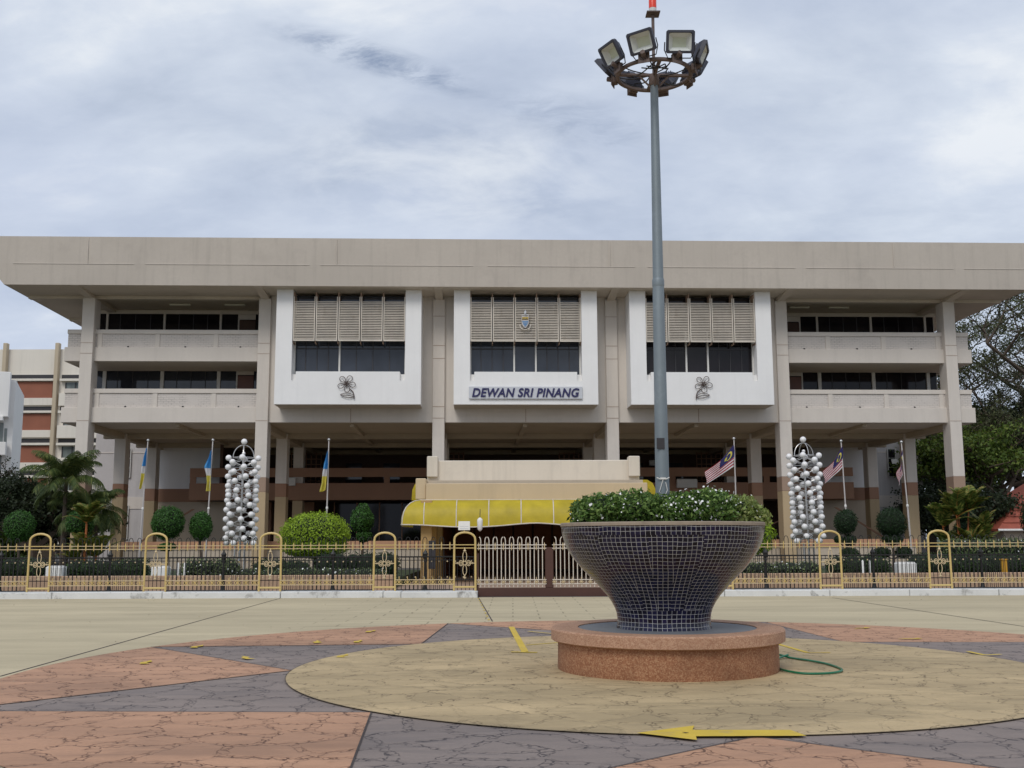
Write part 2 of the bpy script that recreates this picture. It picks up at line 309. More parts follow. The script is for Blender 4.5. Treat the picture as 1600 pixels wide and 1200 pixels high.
def plazamat():
    m, t, b = newmat('pale_plaza_concrete'); v = coords(t)
    col = (0.51, 0.43, 0.28)
    vx = coords(t, 'Object', (0.25, 1.0, 1.0))
    c = mixc(t, ramp(t, noise(t, vx, 0.5, 9, 0.6), [(0.33, 0.0), (0.67, 1.0)]), mul(col, 0.84), mul(col, 1.1))
    c = mixc(t, math_(t, 'MULTIPLY', ramp(t, noise(t, vx, 1.1, 12, 0.75, 0.3), [(0.50, 0.0), (0.62, 1.0)]), 0.50), c, mul(col, 0.68))
    c = mixc(t, math_(t, 'MULTIPLY', ramp(t, noise(t, v, 26, 5, 0.7), [(0.42, 0.0), (0.7, 1.0)]), 0.35), c, mul(col, 0.72))
    br = N(t, 'ShaderNodeTexBrick'); t.links.new(v, br.inputs['Vector'])
    br.inputs['Scale'].default_value = 1.0; br.inputs['Brick Width'].default_value = 1.1; br.inputs['Row Height'].default_value = 0.55; br.inputs['Mortar Size'].default_value = 0.018
    s = N(t, 'ShaderNodeSeparateXYZ'); t.links.new(v, s.inputs[0])
    lane = math_(t, 'MULTIPLY', ramp(t, math_(t, 'DIVIDE', math_(t, 'ABSOLUTE', math_(t, 'ADD', s.outputs[0], 0.9)), 10.0), [(0.27, 1.0), (0.34, 0.0)]), ramp(t, noise(t, v, 1.4, 5), [(0.36, 0.1), (0.56, 0.8)]))
    c = mixc(t, math_(t, 'MULTIPLY', br.outputs['Fac'], lane), c, mul(col, 0.42))
    t.links.new(c, b.inputs['Base Color']); b.inputs['Roughness'].default_value = 0.85; b.inputs['Specular IOR Level'].default_value = 0.3
    bump(t, b, noise(t, v, 9, 6, 0.6), 0.2, 0.01)
    return m
M['plaza'] = plazamat()
M['joint'] = paint('paving_joint', (0.06, 0.045, 0.04), 0.9, 0.3, 6)
M['ymark'] = paint('yellow_road_paint', (0.62, 0.43, 0.04), 0.7, 0.12, 3, 0, 0.75, (0.40, 0.28, 0.13), fine=40)
M['grass'] = paint('ground_cover', (0.055, 0.075, 0.03), 0.95, 0.3, 2)
M['asphalt'] = paint('asphalt', (0.11, 0.105, 0.10), 0.9, 0.15, 1)

# ------------------------------------------------------------------ mesh helpers
class MB:
    def __init__(s): s.v = []; s.f = []; s.m = []; s.cur = 0; s.ch = []
    def add(s, vs, fs):
        s.ch.append((len(s.v), len(s.f))); o = len(s.v); s.v += [tuple(p) for p in vs]; s.f += [tuple(i + o for i in q) for q in fs]; s.m += [s.cur] * len(fs); return s
    def box(s, x0, x1, y0, y1, z0, z1):
        return s.add([(x0, y0, z0), (x1, y0, z0), (x1, y1, z0), (x0, y1, z0), (x0, y0, z1), (x1, y0, z1), (x1, y1, z1), (x0, y1, z1)],
                     [(0, 3, 2, 1), (4, 5, 6, 7), (0, 1, 5, 4), (1, 2, 6, 5), (2, 3, 7, 6), (3, 0, 4, 7)])
    def bbox(s, x0, x1, y0, y1, z0, z1, b=0.01):
        """box with chamfered edges"""
        pts = []; fs = []
        X, Y, Z = (x0, x1), (y0, y1), (z0, z1)
        idx = {}
        for i in (0, 1):
            for j in (0, 1):
                for k in (0, 1):
                    sx, sy, sz = (1, -1)[i], (1, -1)[j], (1, -1)[k]
                    idx[i, j, k, 'x'] = len(pts); pts.append((X[i], Y[j] + sy * b, Z[k] + sz * b))
                    idx[i, j, k, 'y'] = len(pts); pts.append((X[i] + sx * b, Y[j], Z[k] + sz * b))
                    idx[i, j, k, 'z'] = len(pts); pts.append((X[i] + sx * b, Y[j] + sy * b, Z[k]))
        ring = [(0, 0), (1, 0), (1, 1), (0, 1)]
        for k in (0, 1):
            fs.append([idx[a, c, k, 'z'] for a, c in ring]); fs.append([idx[k, a, c, 'x'] for a, c in ring]); fs.append([idx[a, k, c, 'y'] for a, c in ring])
        for a in (0, 1):
            for c in (0, 1):
                fs.append([idx[a, c, 0, 'x'], idx[a, c, 0, 'y'], idx[a, c, 1, 'y'], idx[a, c, 1, 'x']])
                fs.append([idx[a, 0, c, 'x'], idx[a, 0, c, 'z'], idx[a, 1, c, 'z'], idx[a, 1, c, 'x']])
                fs.append([idx[0, a, c, 'y'], idx[0, a, c, 'z'], idx[1, a, c, 'z'], idx[1, a, c, 'y']])
        for i in (0, 1):
            for j in (0, 1):
                for k in (0, 1): fs.append([idx[i, j, k, q] for q in 'xyz'])
        return s.add(pts, fs)
    def tube(s, path, r, n=6, closed=False):
        P = [Vector(p) for p in path]; L = len(P)
        rr = r if hasattr(r, '__len__') else [r] * L
        up = None; vs = []
        for i, p in enumerate(P):
            if closed: t = P[(i + 1) % L] - P[i - 1]
            else: t = P[min(i + 1, L - 1)] - P[max(i - 1, 0)]
            t.normalize() if t.length > 1e-9 else None
            if up is None:
                up = Vector((0, 0, 1)) if abs(t.z) < 0.9 else Vector((1, 0, 0))
            a = up - t * up.dot(t)
            if a.length < 1e-6: a = t.orthogonal()
            a.normalize(); up = a; b = t.cross(a)
            for k in range(n):
                q = 2 * PI * k / n; vs.append(p + (a * math.cos(q) + b * math.sin(q)) * rr[i])
        fs = []
        for i in range(L if closed else L - 1):
            j = (i + 1) % L
            for k in range(n): fs.append((i * n + k, i * n + (k + 1) % n, j * n + (k + 1) % n, j * n + k))
        if not closed: fs += [tuple(range(n))[::-1], tuple(range((L - 1) * n, L * n))]
        return s.add(vs, fs)
    def lathe(s, prof, n=32, c=(0, 0, 0), cap=True):
        vs = [(c[0] + r * math.cos(2 * PI * k / n), c[1] + r * math.sin(2 * PI * k / n), c[2] + z) for r, z in prof for k in range(n)]
        fs = [(i * n + k, i * n + (k + 1) % n, (i + 1) * n + (k + 1) % n, (i + 1) * n + k) for i in range(len(prof) - 1) for k in range(n)]
        if cap: fs += [tuple(range(n))[::-1], tuple(range((len(prof) - 1) * n, len(prof) * n))]
        return s.add(vs, fs)
    def ball(s, c, r, n=12, m=8, sq=(1, 1, 1)):
        vs = [(c[0], c[1], c[2] - r * sq[2])]
        for i in range(1, m):
            a = -PI / 2 + PI * i / m
            vs += [(c[0] + r * sq[0] * math.cos(a) * math.cos(2 * PI * k / n), c[1] + r * sq[1] * math.cos(a) * math.sin(2 * PI * k / n), c[2] + r * sq[2] * math.sin(a)) for k in range(n)]
        vs.append((c[0], c[1], c[2] + r * sq[2])); t = len(vs) - 1
        fs = [(0, 1 + (k + 1) % n, 1 + k) for k in range(n)] + [(t, 1 + (m - 2) * n + k, 1 + (m - 2) * n + (k + 1) % n) for k in range(n)]
        fs += [(1 + i * n + k, 1 + i * n + (k + 1) % n, 1 + (i + 1) * n + (k + 1) % n, 1 + (i + 1) * n + k) for i in range(m - 2) for k in range(n)]
        return s.add(vs, fs)
    def prism(s, poly, a, b, axis='z'):
        """extrude a 2-D polygon from a to b along an axis"""
        f = {'z': lambda p, h: (p[0], p[1], h), 'y': lambda p, h: (p[0], h, p[1]), 'x': lambda p, h: (h, p[0], p[1])}[axis]
        n = len(poly)
        return s.add([f(p, a) for p in poly] + [f(p, b) for p in poly],
                     [tuple(range(n))[::-1], tuple(range(n, 2 * n))] + [(i, (i + 1) % n, (i + 1) % n + n, i + n) for i in range(n)])
    def xform(s, mat):
        s.v = [tuple(mat @ Vector(p)) for p in s.v]; return s
    def build(s, name, mat, parent=None, smooth=False):
        me = bpy.data.meshes.new(name); me.from_pydata(s.v, [], s.f)
        mats = mat if isinstance(mat, (list, tuple)) else [mat]
        for q in mats: me.materials.append(M[q] if isinstance(q, str) else q)
        if len(mats) > 1: me.polygons.foreach_set('material_index', s.m)
        import bmesh
        if len(s.f) < 60000 and not getattr(s, 'raw', False):
            bm = bmesh.new(); bm.from_mesh(me); bmesh.ops.recalc_face_normals(bm, faces=bm.faces); bm.to_mesh(me); bm.free()
        if smooth:
            me.polygons.foreach_set('use_smooth', [True] * len(me.polygons))
            try: me.set_sharp_from_angle(angle=R(40))
            except Exception: pass
        me.update()
        o = bpy.data.objects.new(name, me); COL.objects.link(o)
        if parent is not None: o.parent = parent
        return o
def each(m, name, mat, parent=None, smooth=False):
    """one object for every primitive collected in m"""
    ends = m.ch[1:] + [(len(m.v), len(m.f))]; out = []
    for (v0, f0), (v1, f1) in zip(m.ch, ends):
        q = MB(); q.add(m.v[v0:v1], [tuple(i - v0 for i in f) for f in m.f[f0:f1]]); out.append(q.build(name, mat, parent, smooth))
    return out
def empty(name, loc=(0, 0, 0), rz=0.0):
    o = bpy.data.objects.new(name, None); COL.objects.link(o); o.location = loc; o.rotation_euler = (0, 0, rz); o.empty_display_size = 0.2; return o
def tag(o, label=None, cat=None, group=None, kind=None):
    if label: o['label'] = label
    if cat: o['category'] = cat
    if group: o['group'] = group
    if kind: o['kind'] = kind
    return o
def copy_tree(o, parent=None, subs=None):
    c = o.copy(); COL.objects.link(c)
    if parent is not None: c.parent = parent
    for ch in list(o.children): copy_tree(ch, c)
    return c
def leaves(blobs, n, size, seed=0, shell=0.35, asp=0.55, out=0.8, clump=0):
    """leaf quads spread through the outer part of ellipsoids: blobs = [(x,y,z,rx,ry,rz,weight)]"""
    rs = np.random.RandomState(seed); b = np.array([q if len(q) == 7 else (*q, 1) for q in blobs], float)
    wgt = b[:, 6] * (b[:, 3] * b[:, 4] * b[:, 5]) ** (2 / 3); wgt /= wgt.sum()
    k = rs.choice(len(b), n, p=wgt)
    d = rs.normal(size=(n, 3)); d /= np.linalg.norm(d, axis=1)[:, None]
    rad = 1 - shell * rs.rand(n) ** 1.5 + 0.05 * rs.normal(size=n)
    if clump:
        ph = rs.rand(6, 3) * 6; lump = sum(np.sin((d * clump) @ np.array([math.cos(i * 2.1), math.sin(i * 1.3), math.cos(i * .7 + 1)]) + ph[i, 0] + k) for i in range(6)) / 6
        rad *= 1 + 0.16 * (lump if clump > 3 else lump * .6)
    p = b[k, :3] + d * b[k, 3:6] * rad[:, None]
    nrm = d * out + rs.normal(size=(n, 3)) * 0.55; nrm /= np.linalg.norm(nrm, axis=1)[:, None]
    t = np.cross(nrm, rs.normal(size=(n, 3))); t /= np.linalg.norm(t, axis=1)[:, None] + 1e-9
    q = np.cross(nrm, t); s = size * (0.6 + 0.8 * rs.rand(n))[:, None]
    V_ = np.stack([p - t * s * .5, p + q * s * asp * .5, p + t * s * .5, p - q * s * asp * .5], 1).reshape(-1, 3)
    return V_
def leafobj(name, V_, mat, parent, core=None):
    n = len(V_) // 4
    me = bpy.data.meshes.new(name); me.vertices.add(len(V_)); me.vertices.foreach_set('co', V_.astype(np.float32).ravel())
    me.loops.add(4 * n); me.loops.foreach_set('vertex_index', np.arange(4 * n, dtype=np.int32))
    me.polygons.add(n); me.polygons.foreach_set('loop_start', np.arange(0, 4 * n, 4, dtype=np.int32)); me.polygons.foreach_set('loop_total', np.full(n, 4, dtype=np.int32))
    me.materials.append(M[mat]); me.update(calc_edges=True); me.validate()
    o = bpy.data.objects.new(name, me); COL.objects.link(o); o.parent = parent; return o

# ------------------------------------------------------------------ ground and paving
g = MB(); g.add([(-900, -300, -0.02), (900, -300, -0.02), (900, 1500, -0.02), (-900, 1500, -0.02)], [(0, 1, 2, 3)])
tag(g.build('ground', 'grass'), kind='structure')
g = MB(); g.add([(-70, -20, 0), (70, -20, 0), (70, 30.25, 0), (-70, 30.25, 0)], [(0, 1, 2, 3)])
tag(g.build('plaza', 'plaza'), kind='structure')
g = MB(); g.add([(-60, 30.26, -0.004), (60, 30.26, -0.004), (60, 110, -0.004), (-60, 110, -0.004)], [(0, 1, 2, 3)])
tag(g.build('forecourt_road', 'asphalt'), kind='structure')
CX, CY, R1, R2, A0 = 1.90, 13.60, 4.62, 7.93, R(0.8)
def disc(r, z, n=160):
    return [(CX + r * math.cos(2 * PI * k / n), CY + r * math.sin(2 * PI * k / n), z) for k in range(n)]
def annulus(r0, r1, z, n=160, a0=0, a1=2 * PI):
    m = MB(); v_ = []
    for k in range(n + 1):
        a = a0 + (a1 - a0) * k / n
        v_ += [(CX + r0 * math.cos(a), CY + r0 * math.sin(a), z), (CX + r1 * math.cos(a), CY + r1 * math.sin(a), z)]
    return m.add(v_, [(2 * k, 2 * k + 1, 2 * k + 3, 2 * k + 2) for k in range(n)])
tag(annulus(R1 - 0.2, R2, 0.004).build('slate_paving', 'p_purple'), kind='structure')
jm = MB(); rw = MB()
for i in range(8):
    a = A0 + i * PI / 4
    tip = (CX + R1 * math.cos(a), CY + R1 * math.sin(a), 0.008)
    arc = [(CX + R2 * math.cos(a + t_), CY + R2 * math.sin(a + t_), 0.008) for t_ in np.linspace(-PI / 8, PI / 8, 15)]
    rw.add([tip] + arc, [tuple(range(16))])
    for e in (arc[0], arc[-1]):
        d = Vector(e) - Vector(tip); nn = Vector((-d.y, d.x, 0)).normalized() * 0.008
        if i in (0, 3, 4, 5, 6): jm.add([Vector(tip) - nn + Vector((0, 0, .004)), Vector(e) - nn + Vector((0, 0, .004)), Vector(e) + nn + Vector((0, 0, .004)), Vector(tip) + nn + Vector((0, 0, .004))], [(0, 1, 2, 3)])
tag(rw.build('terracotta_paving', 'p_red'), kind='structure')
g = MB(); g.add(disc(R1, 0.016), [tuple(range(160))]); tag(g.build('ochre_paving', 'p_ochre'), kind='structure')
def strip(m, a, b, wd, z):
    a, b = Vector((*a, z)), Vector((*b, z)); nn = Vector((-(b - a).y, (b - a).x, 0)).normalized() * wd / 2
    m.add([a - nn, b - nn, b + nn, a + nn], [(0, 1, 2, 3)])
for k in range(160):
    a, b = 2 * PI * k / 160, 2 * PI * (k + 1) / 160
    for r_, wd in ((R1, 0.006),):
        m_ = [(CX + q * math.cos(t_), CY + q * math.sin(t_), 0.020) for t_ in (a, b) for q in (r_ - wd / 2, r_ + wd / 2)]
        jm.add(m_, [(0, 1, 3, 2)])
strip(jm, (-6.43, 31.0 - 0.9), (-6.12, 13.11), 0.03, 0.004)
strip(jm, (8.6, 29.3), (9.23, 19.73), 0.03, 0.004); strip(jm, (-0.95, 30.1), (-0.40, 21.4), 0.025, 0.004)
tag(jm.build('paving_joints', 'joint'), kind='structure')
ym = MB(); zc = 0.021
def poly(pts, z=zc): ym.add([(x, y, z) for x, y in pts], [tuple(range(len(pts)))])
poly([(1.01, 9.08), (1.54, 9.42), (1.49, 9.21), (2.30, 9.19), (2.36, 8.92), (1.47, 8.92), (1.45, 8.76)], 0.024)
poly([(-0.08, 19.88), (0.02, 19.88), (0.22, 15.56), (0.12, 15.48)])
strip(ym, (-0.03, 15.47), (0.34, 15.39), 0.08, 0.025); strip(ym, (0.26, 18.92), (0.68, 18.41), 0.05, zc); strip(ym, (0.2, 16.48), (0.69, 16.85), 0.05, zc)
for x, y, a_ in ((-4.77, 16.47, 0.3), (-4.83, 14.39, 0.5), (-3.08, 17.11, 0.6), (-2.45, 17.18, 0.4), (-2.5, 19.05, 0.2), (-3.64, 14.88, 0.9), (-2.36, 15.07, 0.3), (6.2, 19.31, 2.6), (6.29, 17.26, 2.2)):
    c_, s_ = math.cos(a_), math.sin(a_)
    q = [(-.09, -.16), (.03, -.20), (.01, -.05), (.10, .02), (.12, .24), (.04, .08), (-.05, .02)]
    poly([(x + p * c_ - r_ * s_, y + p * s_ + r_ * c_) for p, r_ in q])
strip(ym, (3.97, 16.72), (4.1, 15.25), 0.07, zc); strip(ym, (4.1, 15.22), (4.41, 15.24), 0.06, 0.025)
strip(ym, (6.36, 15.34), (6.39, 14.84), 0.07, zc); strip(ym, (6.36, 14.82), (6.64, 14.92), 0.06, 0.025)
for i in range(9): strip(ym, (-0.93 + i * .055, 29.6 - i * 0.95), (-0.92 + i * .055, 29.3 - i * 0.95), 0.035, 0.008)
tag(ym.build('road_marking', 'ymark'), kind='structure')

rs = random.Random(77); m = MB(); m.raw = True
for i in range(170):
    x, y = rs.uniform(-13, 15), 7.4 + 22 * rs.random() ** 1.4; a = rs.uniform(0, 6.3); q = rs.uniform(.012, .035)
    m.add([(x + q * math.cos(a + t_) * (1 if j % 2 == 0 else .4), y + q * math.sin(a + t_) * (1 if j % 2 == 0 else .4), .024 + rs.uniform(0, .012)) for j, t_ in enumerate((0, PI / 2, PI, 3 * PI / 2))], [(0, 1, 2, 3)])
M['litter'] = leafmat('dry_leaf', (0.12, 0.075, 0.04), 0.5, 0.1, yel=(0.35, 0.28, 0.16))
tag(m.build('leaf_litter', 'litter'), 'tiny dry leaves and bits scattered over the paving', 'litter', kind='stuff')

# ------------------------------------------------------------------ planter
pl = tag(empty('mosaic_planter', (1.88, 13.6, 0)), 'giant navy mosaic bowl on a round terracotta plinth in the plaza', 'planter')
MB().lathe([(1.345, 0), (1.355, 0.02), (1.35, 0.37), (1.3, 0.37)], 96, (0.03, 0, 0)).build('plinth', 'terrazzo', pl, True)

MB().lathe([(1.30, 0.362), (1.415, 0.362), (1.435, 0.375), (1.435, 0.495), (1.42, 0.512), (1.10, 0.512), (1.10, 0.49)], 96, (0.03, 0, 0)).build('coping', 'terrazzo2', pl, True)
MB().lathe([(1.10, 0.40), (1.10, 0.502), (0.5, 0.503)], 96, (0.03, 0, 0)).build('cement_top', 'cement', pl, True)
prof = [(0.590, 0.503), (0.578, 0.56), (0.577, 0.62), (0.584, 0.68), (0.605, 0.745), (0.645, 0.82), (0.70, 0.90), (0.765, 0.97), (0.84, 1.055), (0.92, 1.135), (1.00, 1.215), (1.07, 1.295), (1.135, 1.38), (1.19, 1.47), (1.232, 1.56), (1.252, 1.64), (1.256, 1.645), (1.266, 1.75)]
def bowl():
    NG, SUB = 24, 5; n = NG * SUB
    rs = random.Random(4); gh = [rs.uniform(-0.5, 0.5) * 0.05 for _ in range(NG)]; tl = [rs.uniform(-0.05, 0.05) for _ in range(NG)]
    s_ = [0]
    for i in range(1, len(prof)): s_.append(s_[-1] + math.hypot(prof[i][0] - prof[i - 1][0], prof[i][1] - prof[i - 1][1]))
    vs = [(r * math.cos(2 * PI * k / n), r * math.sin(2 * PI * k / n), z) for r, z in prof for k in range(n)]
    fs, uvs = [], []
    for i in range(len(prof) - 1):
        for k in range(n):
            fs.append((i * n + k, i * n + (k + 1) % n, (i + 1) * n + (k + 1) % n, (i + 1) * n + k))
            gI = k // SUB; kk = k - gI * SUB - SUB / 2
            band = i >= len(prof) - 3
            low = i < 4
            uv = []
            for (di, dk) in ((0, 0), (0, 1), (1, 1), (1, 0)):
                r = prof[i + di][0]
                if band: uu, vv = 2 * PI * 1.26 * (k + dk) / n, s_[i + di] - s_[-1]
                elif low: uu, vv = 2 * PI * 0.58 * (k + dk) / n, s_[i + di]
                else: uu, vv = 2 * PI * r * (kk + dk) / n + gI * 10.02 + tl[gI] * 0.3 * s_[i + di], s_[i + di] + gh[gI]
                uv.append((uu, vv))
            uvs += uv
    me = bpy.data.meshes.new('bowl'); me.from_pydata(vs, [], fs); me.materials.append(M['tile'])
    lay = me.uv_layers.new(name='UVMap'); lay.data.foreach_set('uv', np.array(uvs, np.float32).ravel())
    me.polygons.foreach_set('use_smooth', [True] * len(me.polygons)); me.update()
    o = bpy.data.objects.new('bowl', me); COL.objects.link(o); o.parent = pl
bowl()
M['rimc'] = paint('cement_rim', (0.30, 0.24, 0.18), 0.9, 0.2, 4, 0, 0.5, (0.14, 0.11, 0.08), 0.3)
MB().lathe([(1.262, 1.748), (1.276, 1.752), (1.276, 1.785), (1.265, 1.795), (1.16, 1.795), (1.13, 1.60)], 96).build('rim', 'rimc', pl, True)
MB().lathe([(1.16, 1.70), (1.16, 1.745), (0.0001, 1.76)], 48).build('soil', 'soil', pl, True)
def shrub(name, loc, blobs, n, size, mat, label, flowers=0, group=None, core=0.72, seed=1, stems=True, fs=0.030, cat='shrub'):
    t = tag(empty(name, loc), label, cat, group)
    leafobj('foliage', leaves(blobs, n, size, seed, 0.55, 0.45, 0.5, 6), mat, t)
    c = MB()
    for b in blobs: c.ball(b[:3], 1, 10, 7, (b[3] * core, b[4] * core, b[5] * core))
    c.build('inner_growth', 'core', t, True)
    if stems:
        s = MB(); rs = random.Random(seed)
        for b in blobs:
            for _ in range(3):
                s.tube([(b[0] * .4 + rs.uniform(-.05, .05), b[1] * .4, 0.0), (b[0] * .8 + rs.uniform(-.06, .06), b[1] * .8, b[2] * .5), (b[0] + rs.uniform(-.1, .1), b[1], b[2])], [0.014, 0.010, 0.006], 5)
        s.build('stem', 'wood', t, True)
    if flowers:
        leafobj('blossoms', leaves([(b[0], b[1], b[2] + b[5] * .03, b[3] * 1.03, b[4] * 1.03, b[5] * 1.05) for b in blobs], flowers, fs, seed + 50, 0.08, 0.9, 0.9, 5), 'petal', t)
    return t
z0 = 1.745
shrub('flowering_shrub', (1.30, 13.45, z0), [(-0.16, 0, 0.20, 0.42, 0.42, 0.21), (0.18, -0.05, 0.22, 0.42, 0.40, 0.23), (0.40, 0.1, 0.13, 0.24, 0.35, 0.17), (-.35, -.1, .12, .24, .3, .17)], 13000, 0.056, 'leaf_plant', 'low green shrub with few white flowers, left in the mosaic bowl', 170, 'shrubs growing in the mosaic bowl', seed=3)
shrub('flowering_shrub', (2.22, 13.35, z0), [(-0.08, 0, 0.20, 0.33, 0.42, 0.23), (0.25, 0, 0.21, 0.36, 0.42, 0.25), (-.24, -.12, .14, .22, .26, .17)], 11000, 0.056, 'leaf_plant', 'green shrub thick with white flowers, just right of the lamp mast in the bowl', 480, 'shrubs growing in the mosaic bowl', seed=5)
shrub('variegated_shrub', (2.78, 13.5, z0), [(0.0, 0, 0.18, 0.36, 0.40, 0.21), (0.2, 0.05, 0.12, 0.26, 0.35, 0.17)], 6500, 0.052, 'leaf_planty', 'yellowish variegated shrub at the right rim of the mosaic bowl', 60, 'shrubs growing in the mosaic bowl', seed=7)
shrub('flowering_shrub', (1.95, 14.2, z0), [(-0.3, 0, 0.16, 0.5, 0.35, 0.18), (0.35, 0, 0.16, 0.5, 0.35, 0.18)], 6000, 0.042, 'leaf_plant', 'green shrub in the mosaic bowl, behind the lamp mast', 60, 'shrubs growing in the mosaic bowl', seed=9)

# ------------------------------------------------------------------ floodlight mast
mast = tag(empty('floodlight_mast', (1.90, 13.6, 1.70)), 'tall grey steel mast rising from the bowl, ring of floodlights on top', 'light mast')
LX = 0.02
def mp(z): return (LX * (z - 1.7) / 6.0, 0, z - 1.7)
MB().tube([mp(1.70), mp(4.9), mp(4.95), mp(7.62)], [0.092, 0.074, 0.070, 0.052], 16).build('pole', 'galv', mast, True)
MB().tube([mp(4.84), mp(4.86), mp(4.93), mp(4.95)], [0.075, 0.079, 0.079, 0.073], 16).build('pole_joint', 'galv', mast, True)
pc = MB(); pc.box(-0.035, 0.035, -0.10, -0.085, 2.33 - 1.7, 2.36 - 1.7); pc.tube([(-0.08, -0.09, 0.66), (-0.04, -0.10, 0.64), (0.04, -0.10, 0.64), (0.08, -0.09, 0.66)], 0.008, 5); pc.tube([(0.0, -.1, .64), (-.05, -.1, .48), (.01, -.105, .42), (.05, -.1, .5), (.03, -.1, .6)], 0.006, 5)
pc.build('cable_clip', 'white2', mast)
sg = MB(); sg.bbox(-.07, .03, -.098, -.088, 2.72 - 1.7, 2.86 - 1.7, .002); sg.build('mast_tag', 'dark', mast)
ZR = 7.78
ring = MB(); RR = 0.49
for zo in (-0.03,):
    pr = []
    for k in range(48):
        a = 2 * PI * k / 48; pr.append((RR * math.cos(a) + 0.02, RR * math.sin(a), ZR + zo - 1.7))
    ring.tube(pr, 0.030, 6, True)
for k in range(4):
    a = k * PI / 2 + R(2)
    ring.tube([(0.02, 0, ZR - 1.73), (0.02 + RR * math.cos(a), RR * math.sin(a), ZR - 1.73)], 0.026, 6)
    ring.tube([(0.02 + .05 * math.cos(a), .05 * math.sin(a), ZR - 1.90), (0.02 + .2 * math.cos(a), .2 * math.sin(a), ZR - 1.74)], 0.014, 5)
ring.lathe([(0.058, 0), (0.07, 0.02), (0.07, 0.14), (0.058, 0.16)], 16, (0.02, 0, 7.60 - 1.7))
ring.build('ring', 'rust', mast, True)
cb = MB(); rs = random.Random(8)
for k in range(8):
    a = PI / 8 + k * PI / 4
    p0 = Vector((0.02 + rs.uniform(-.04, .04), rs.uniform(-.04, .04), ZR - 1.72)); p3 = Vector((0.02 + .56 * math.cos(a), .56 * math.sin(a), ZR - 1.62))
    p1 = Vector((.25 * math.cos(a + rs.uniform(-.6, .6)), .25 * math.sin(a + rs.uniform(-.6, .6)), ZR - 1.72 + rs.uniform(-.12, .05)))
    p2 = Vector((.42 * math.cos(a + rs.uniform(-.4, .4)), .42 * math.sin(a + rs.uniform(-.4, .4)), ZR - 1.72 + rs.uniform(-.14, .06)))
    cb.tube([(1 - t) ** 3 * p0 + 3 * t * (1 - t) ** 2 * p1 + 3 * t * t * (1 - t) * p2 + t ** 3 * p3 for t in np.linspace(0, 1, 10)], 0.009, 5)
for k in range(4):
    a = rs.uniform(PI, 2 * PI); cb.tube([(0.02 + .3 * math.cos(a + t) * (1 - .3 * t), .4 * math.sin(a + t), ZR - 1.76 - .05 * math.sin(3 * t)) for t in np.linspace(0, 1.6, 10)], 0.009, 5)
cb.build('cable', 'black', mast, True)
def floodlight(parent):
    f_ = empty('flood_light'); f_.parent = parent
    W2, H2 = 0.185, 0.145
    h = MB()
    fr = [(-W2, -H2 + .02), (-W2 + .02, -H2), (W2 - .02, -H2), (W2, -H2 + .02), (W2, H2 - .02), (W2 - .02, H2), (-W2 + .02, H2), (-W2, H2 - .02)]
    # frame ring (front), back shell with fins; light faces -Y
    inn = [(x * 0.83, z * 0.80) for x, z in fr]
    n = 8
    vs = [(x, -0.05, z) for x, z in fr] + [(x, -0.055, z) for x, z in inn] + [(x * .97, 0.0, z * .97) for x, z in fr] + [(x * .72, 0.055, z * .70) for x, z in fr] + [(x * .95, -0.035, z * .95) for x, z in inn]
    fs = []
    for i in range(n):
        j = (i + 1) % n
        fs += [(i, j, n + j, n + i), (i, 2 * n + i, 2 * n + j, j), (2 * n + i, 3 * n + i, 3 * n + j, 2 * n + j), (n + i, n + j, 4 * n + j, 4 * n + i)]
    fs.append(tuple(range(3 * n, 4 * n)))
    h.add(vs, fs)
    for i in range(9):
        x = -0.11 + i * 0.0275; h.box(x - .003, x + .003, 0.045, 0.085, -0.085, 0.085)
    h.box(-.06, .06, .085, .11, -.05, .05)
    h.build('housing', 'housing', f_)
    r = MB(); a, b_ = 0.80, 0.42
    o1 = [(-W2 * a, -0.036, -H2 * .77), (W2 * a, -0.036, -H2 * .77), (W2 * a, -0.036, H2 * .77), (-W2 * a, -0.036, H2 * .77)]
    i1 = [(-W2 * .48, 0.03, -H2 * .42), (W2 * .48, 0.03, -H2 * .42), (W2 * .48, 0.03, H2 * .42), (-W2 * .48, 0.03, H2 * .42)]
    r.add(o1 + i1, [(0, 1, 5, 4), (1, 2, 6, 5), (2, 3, 7, 6), (3, 0, 4, 7)]); r.build('reflector', 'refl', f_)
    l = MB(); l.add(i1, [(0, 1, 2, 3)]); l.build('led_panel', 'led', f_)
    k = MB(); k.tube([(-W2 - .01, 0.0, 0.0), (-W2 - .012, 0, -.10), (-W2 * .8, 0.0, -H2 - .055), (W2 * .8, 0.0, -H2 - .055), (W2 + .012, 0, -.10), (W2 + .01, 0.0, 0.0)], 0.008, 5); k.build('bracket', 'black', f_, True)
    return f_
fl0 = floodlight(mast)
for k in range(8):
    f_ = fl0 if k == 0 else copy_tree(fl0, mast)
    a = -PI / 2 + PI / 8 + R(2) + k * PI / 4
    rl = 0.635
    f_.location = (0.02 + rl * math.cos(a), rl * math.sin(a), ZR - 1.7 + 0.16)
    # local -Y -> outward (cos a, sin a), tilted down
    f_.rotation_mode = 'XYZ'
    f_.rotation_euler = (Matrix.Rotation(a + PI / 2 + R([-24, 6, 10, -12, 8, -9, 4, -16][k]), 4, 'Z') @ Matrix.Rotation(R([20, 24, 33, 40, 42, 38, 30, 26][k]), 4, 'X')).to_euler()
    bk = MB(); bk.box(-0.06, 0.06, -0.03, 0.03, -0.05, 0.035); bk.tube([(0, 0, 0.0), (0, 0.10, 0.03)], 0.035, 6); bk.box(-.075, .075, .02, .03, -.09, .05)
    bk.xform(Matrix.Translation((0.02 + 0.545 * math.cos(a), 0.545 * math.sin(a), ZR - 1.71)) @ Matrix.Rotation(a - PI / 2, 4, 'Z'))
    bk.build('mount_bracket', 'rust', mast)
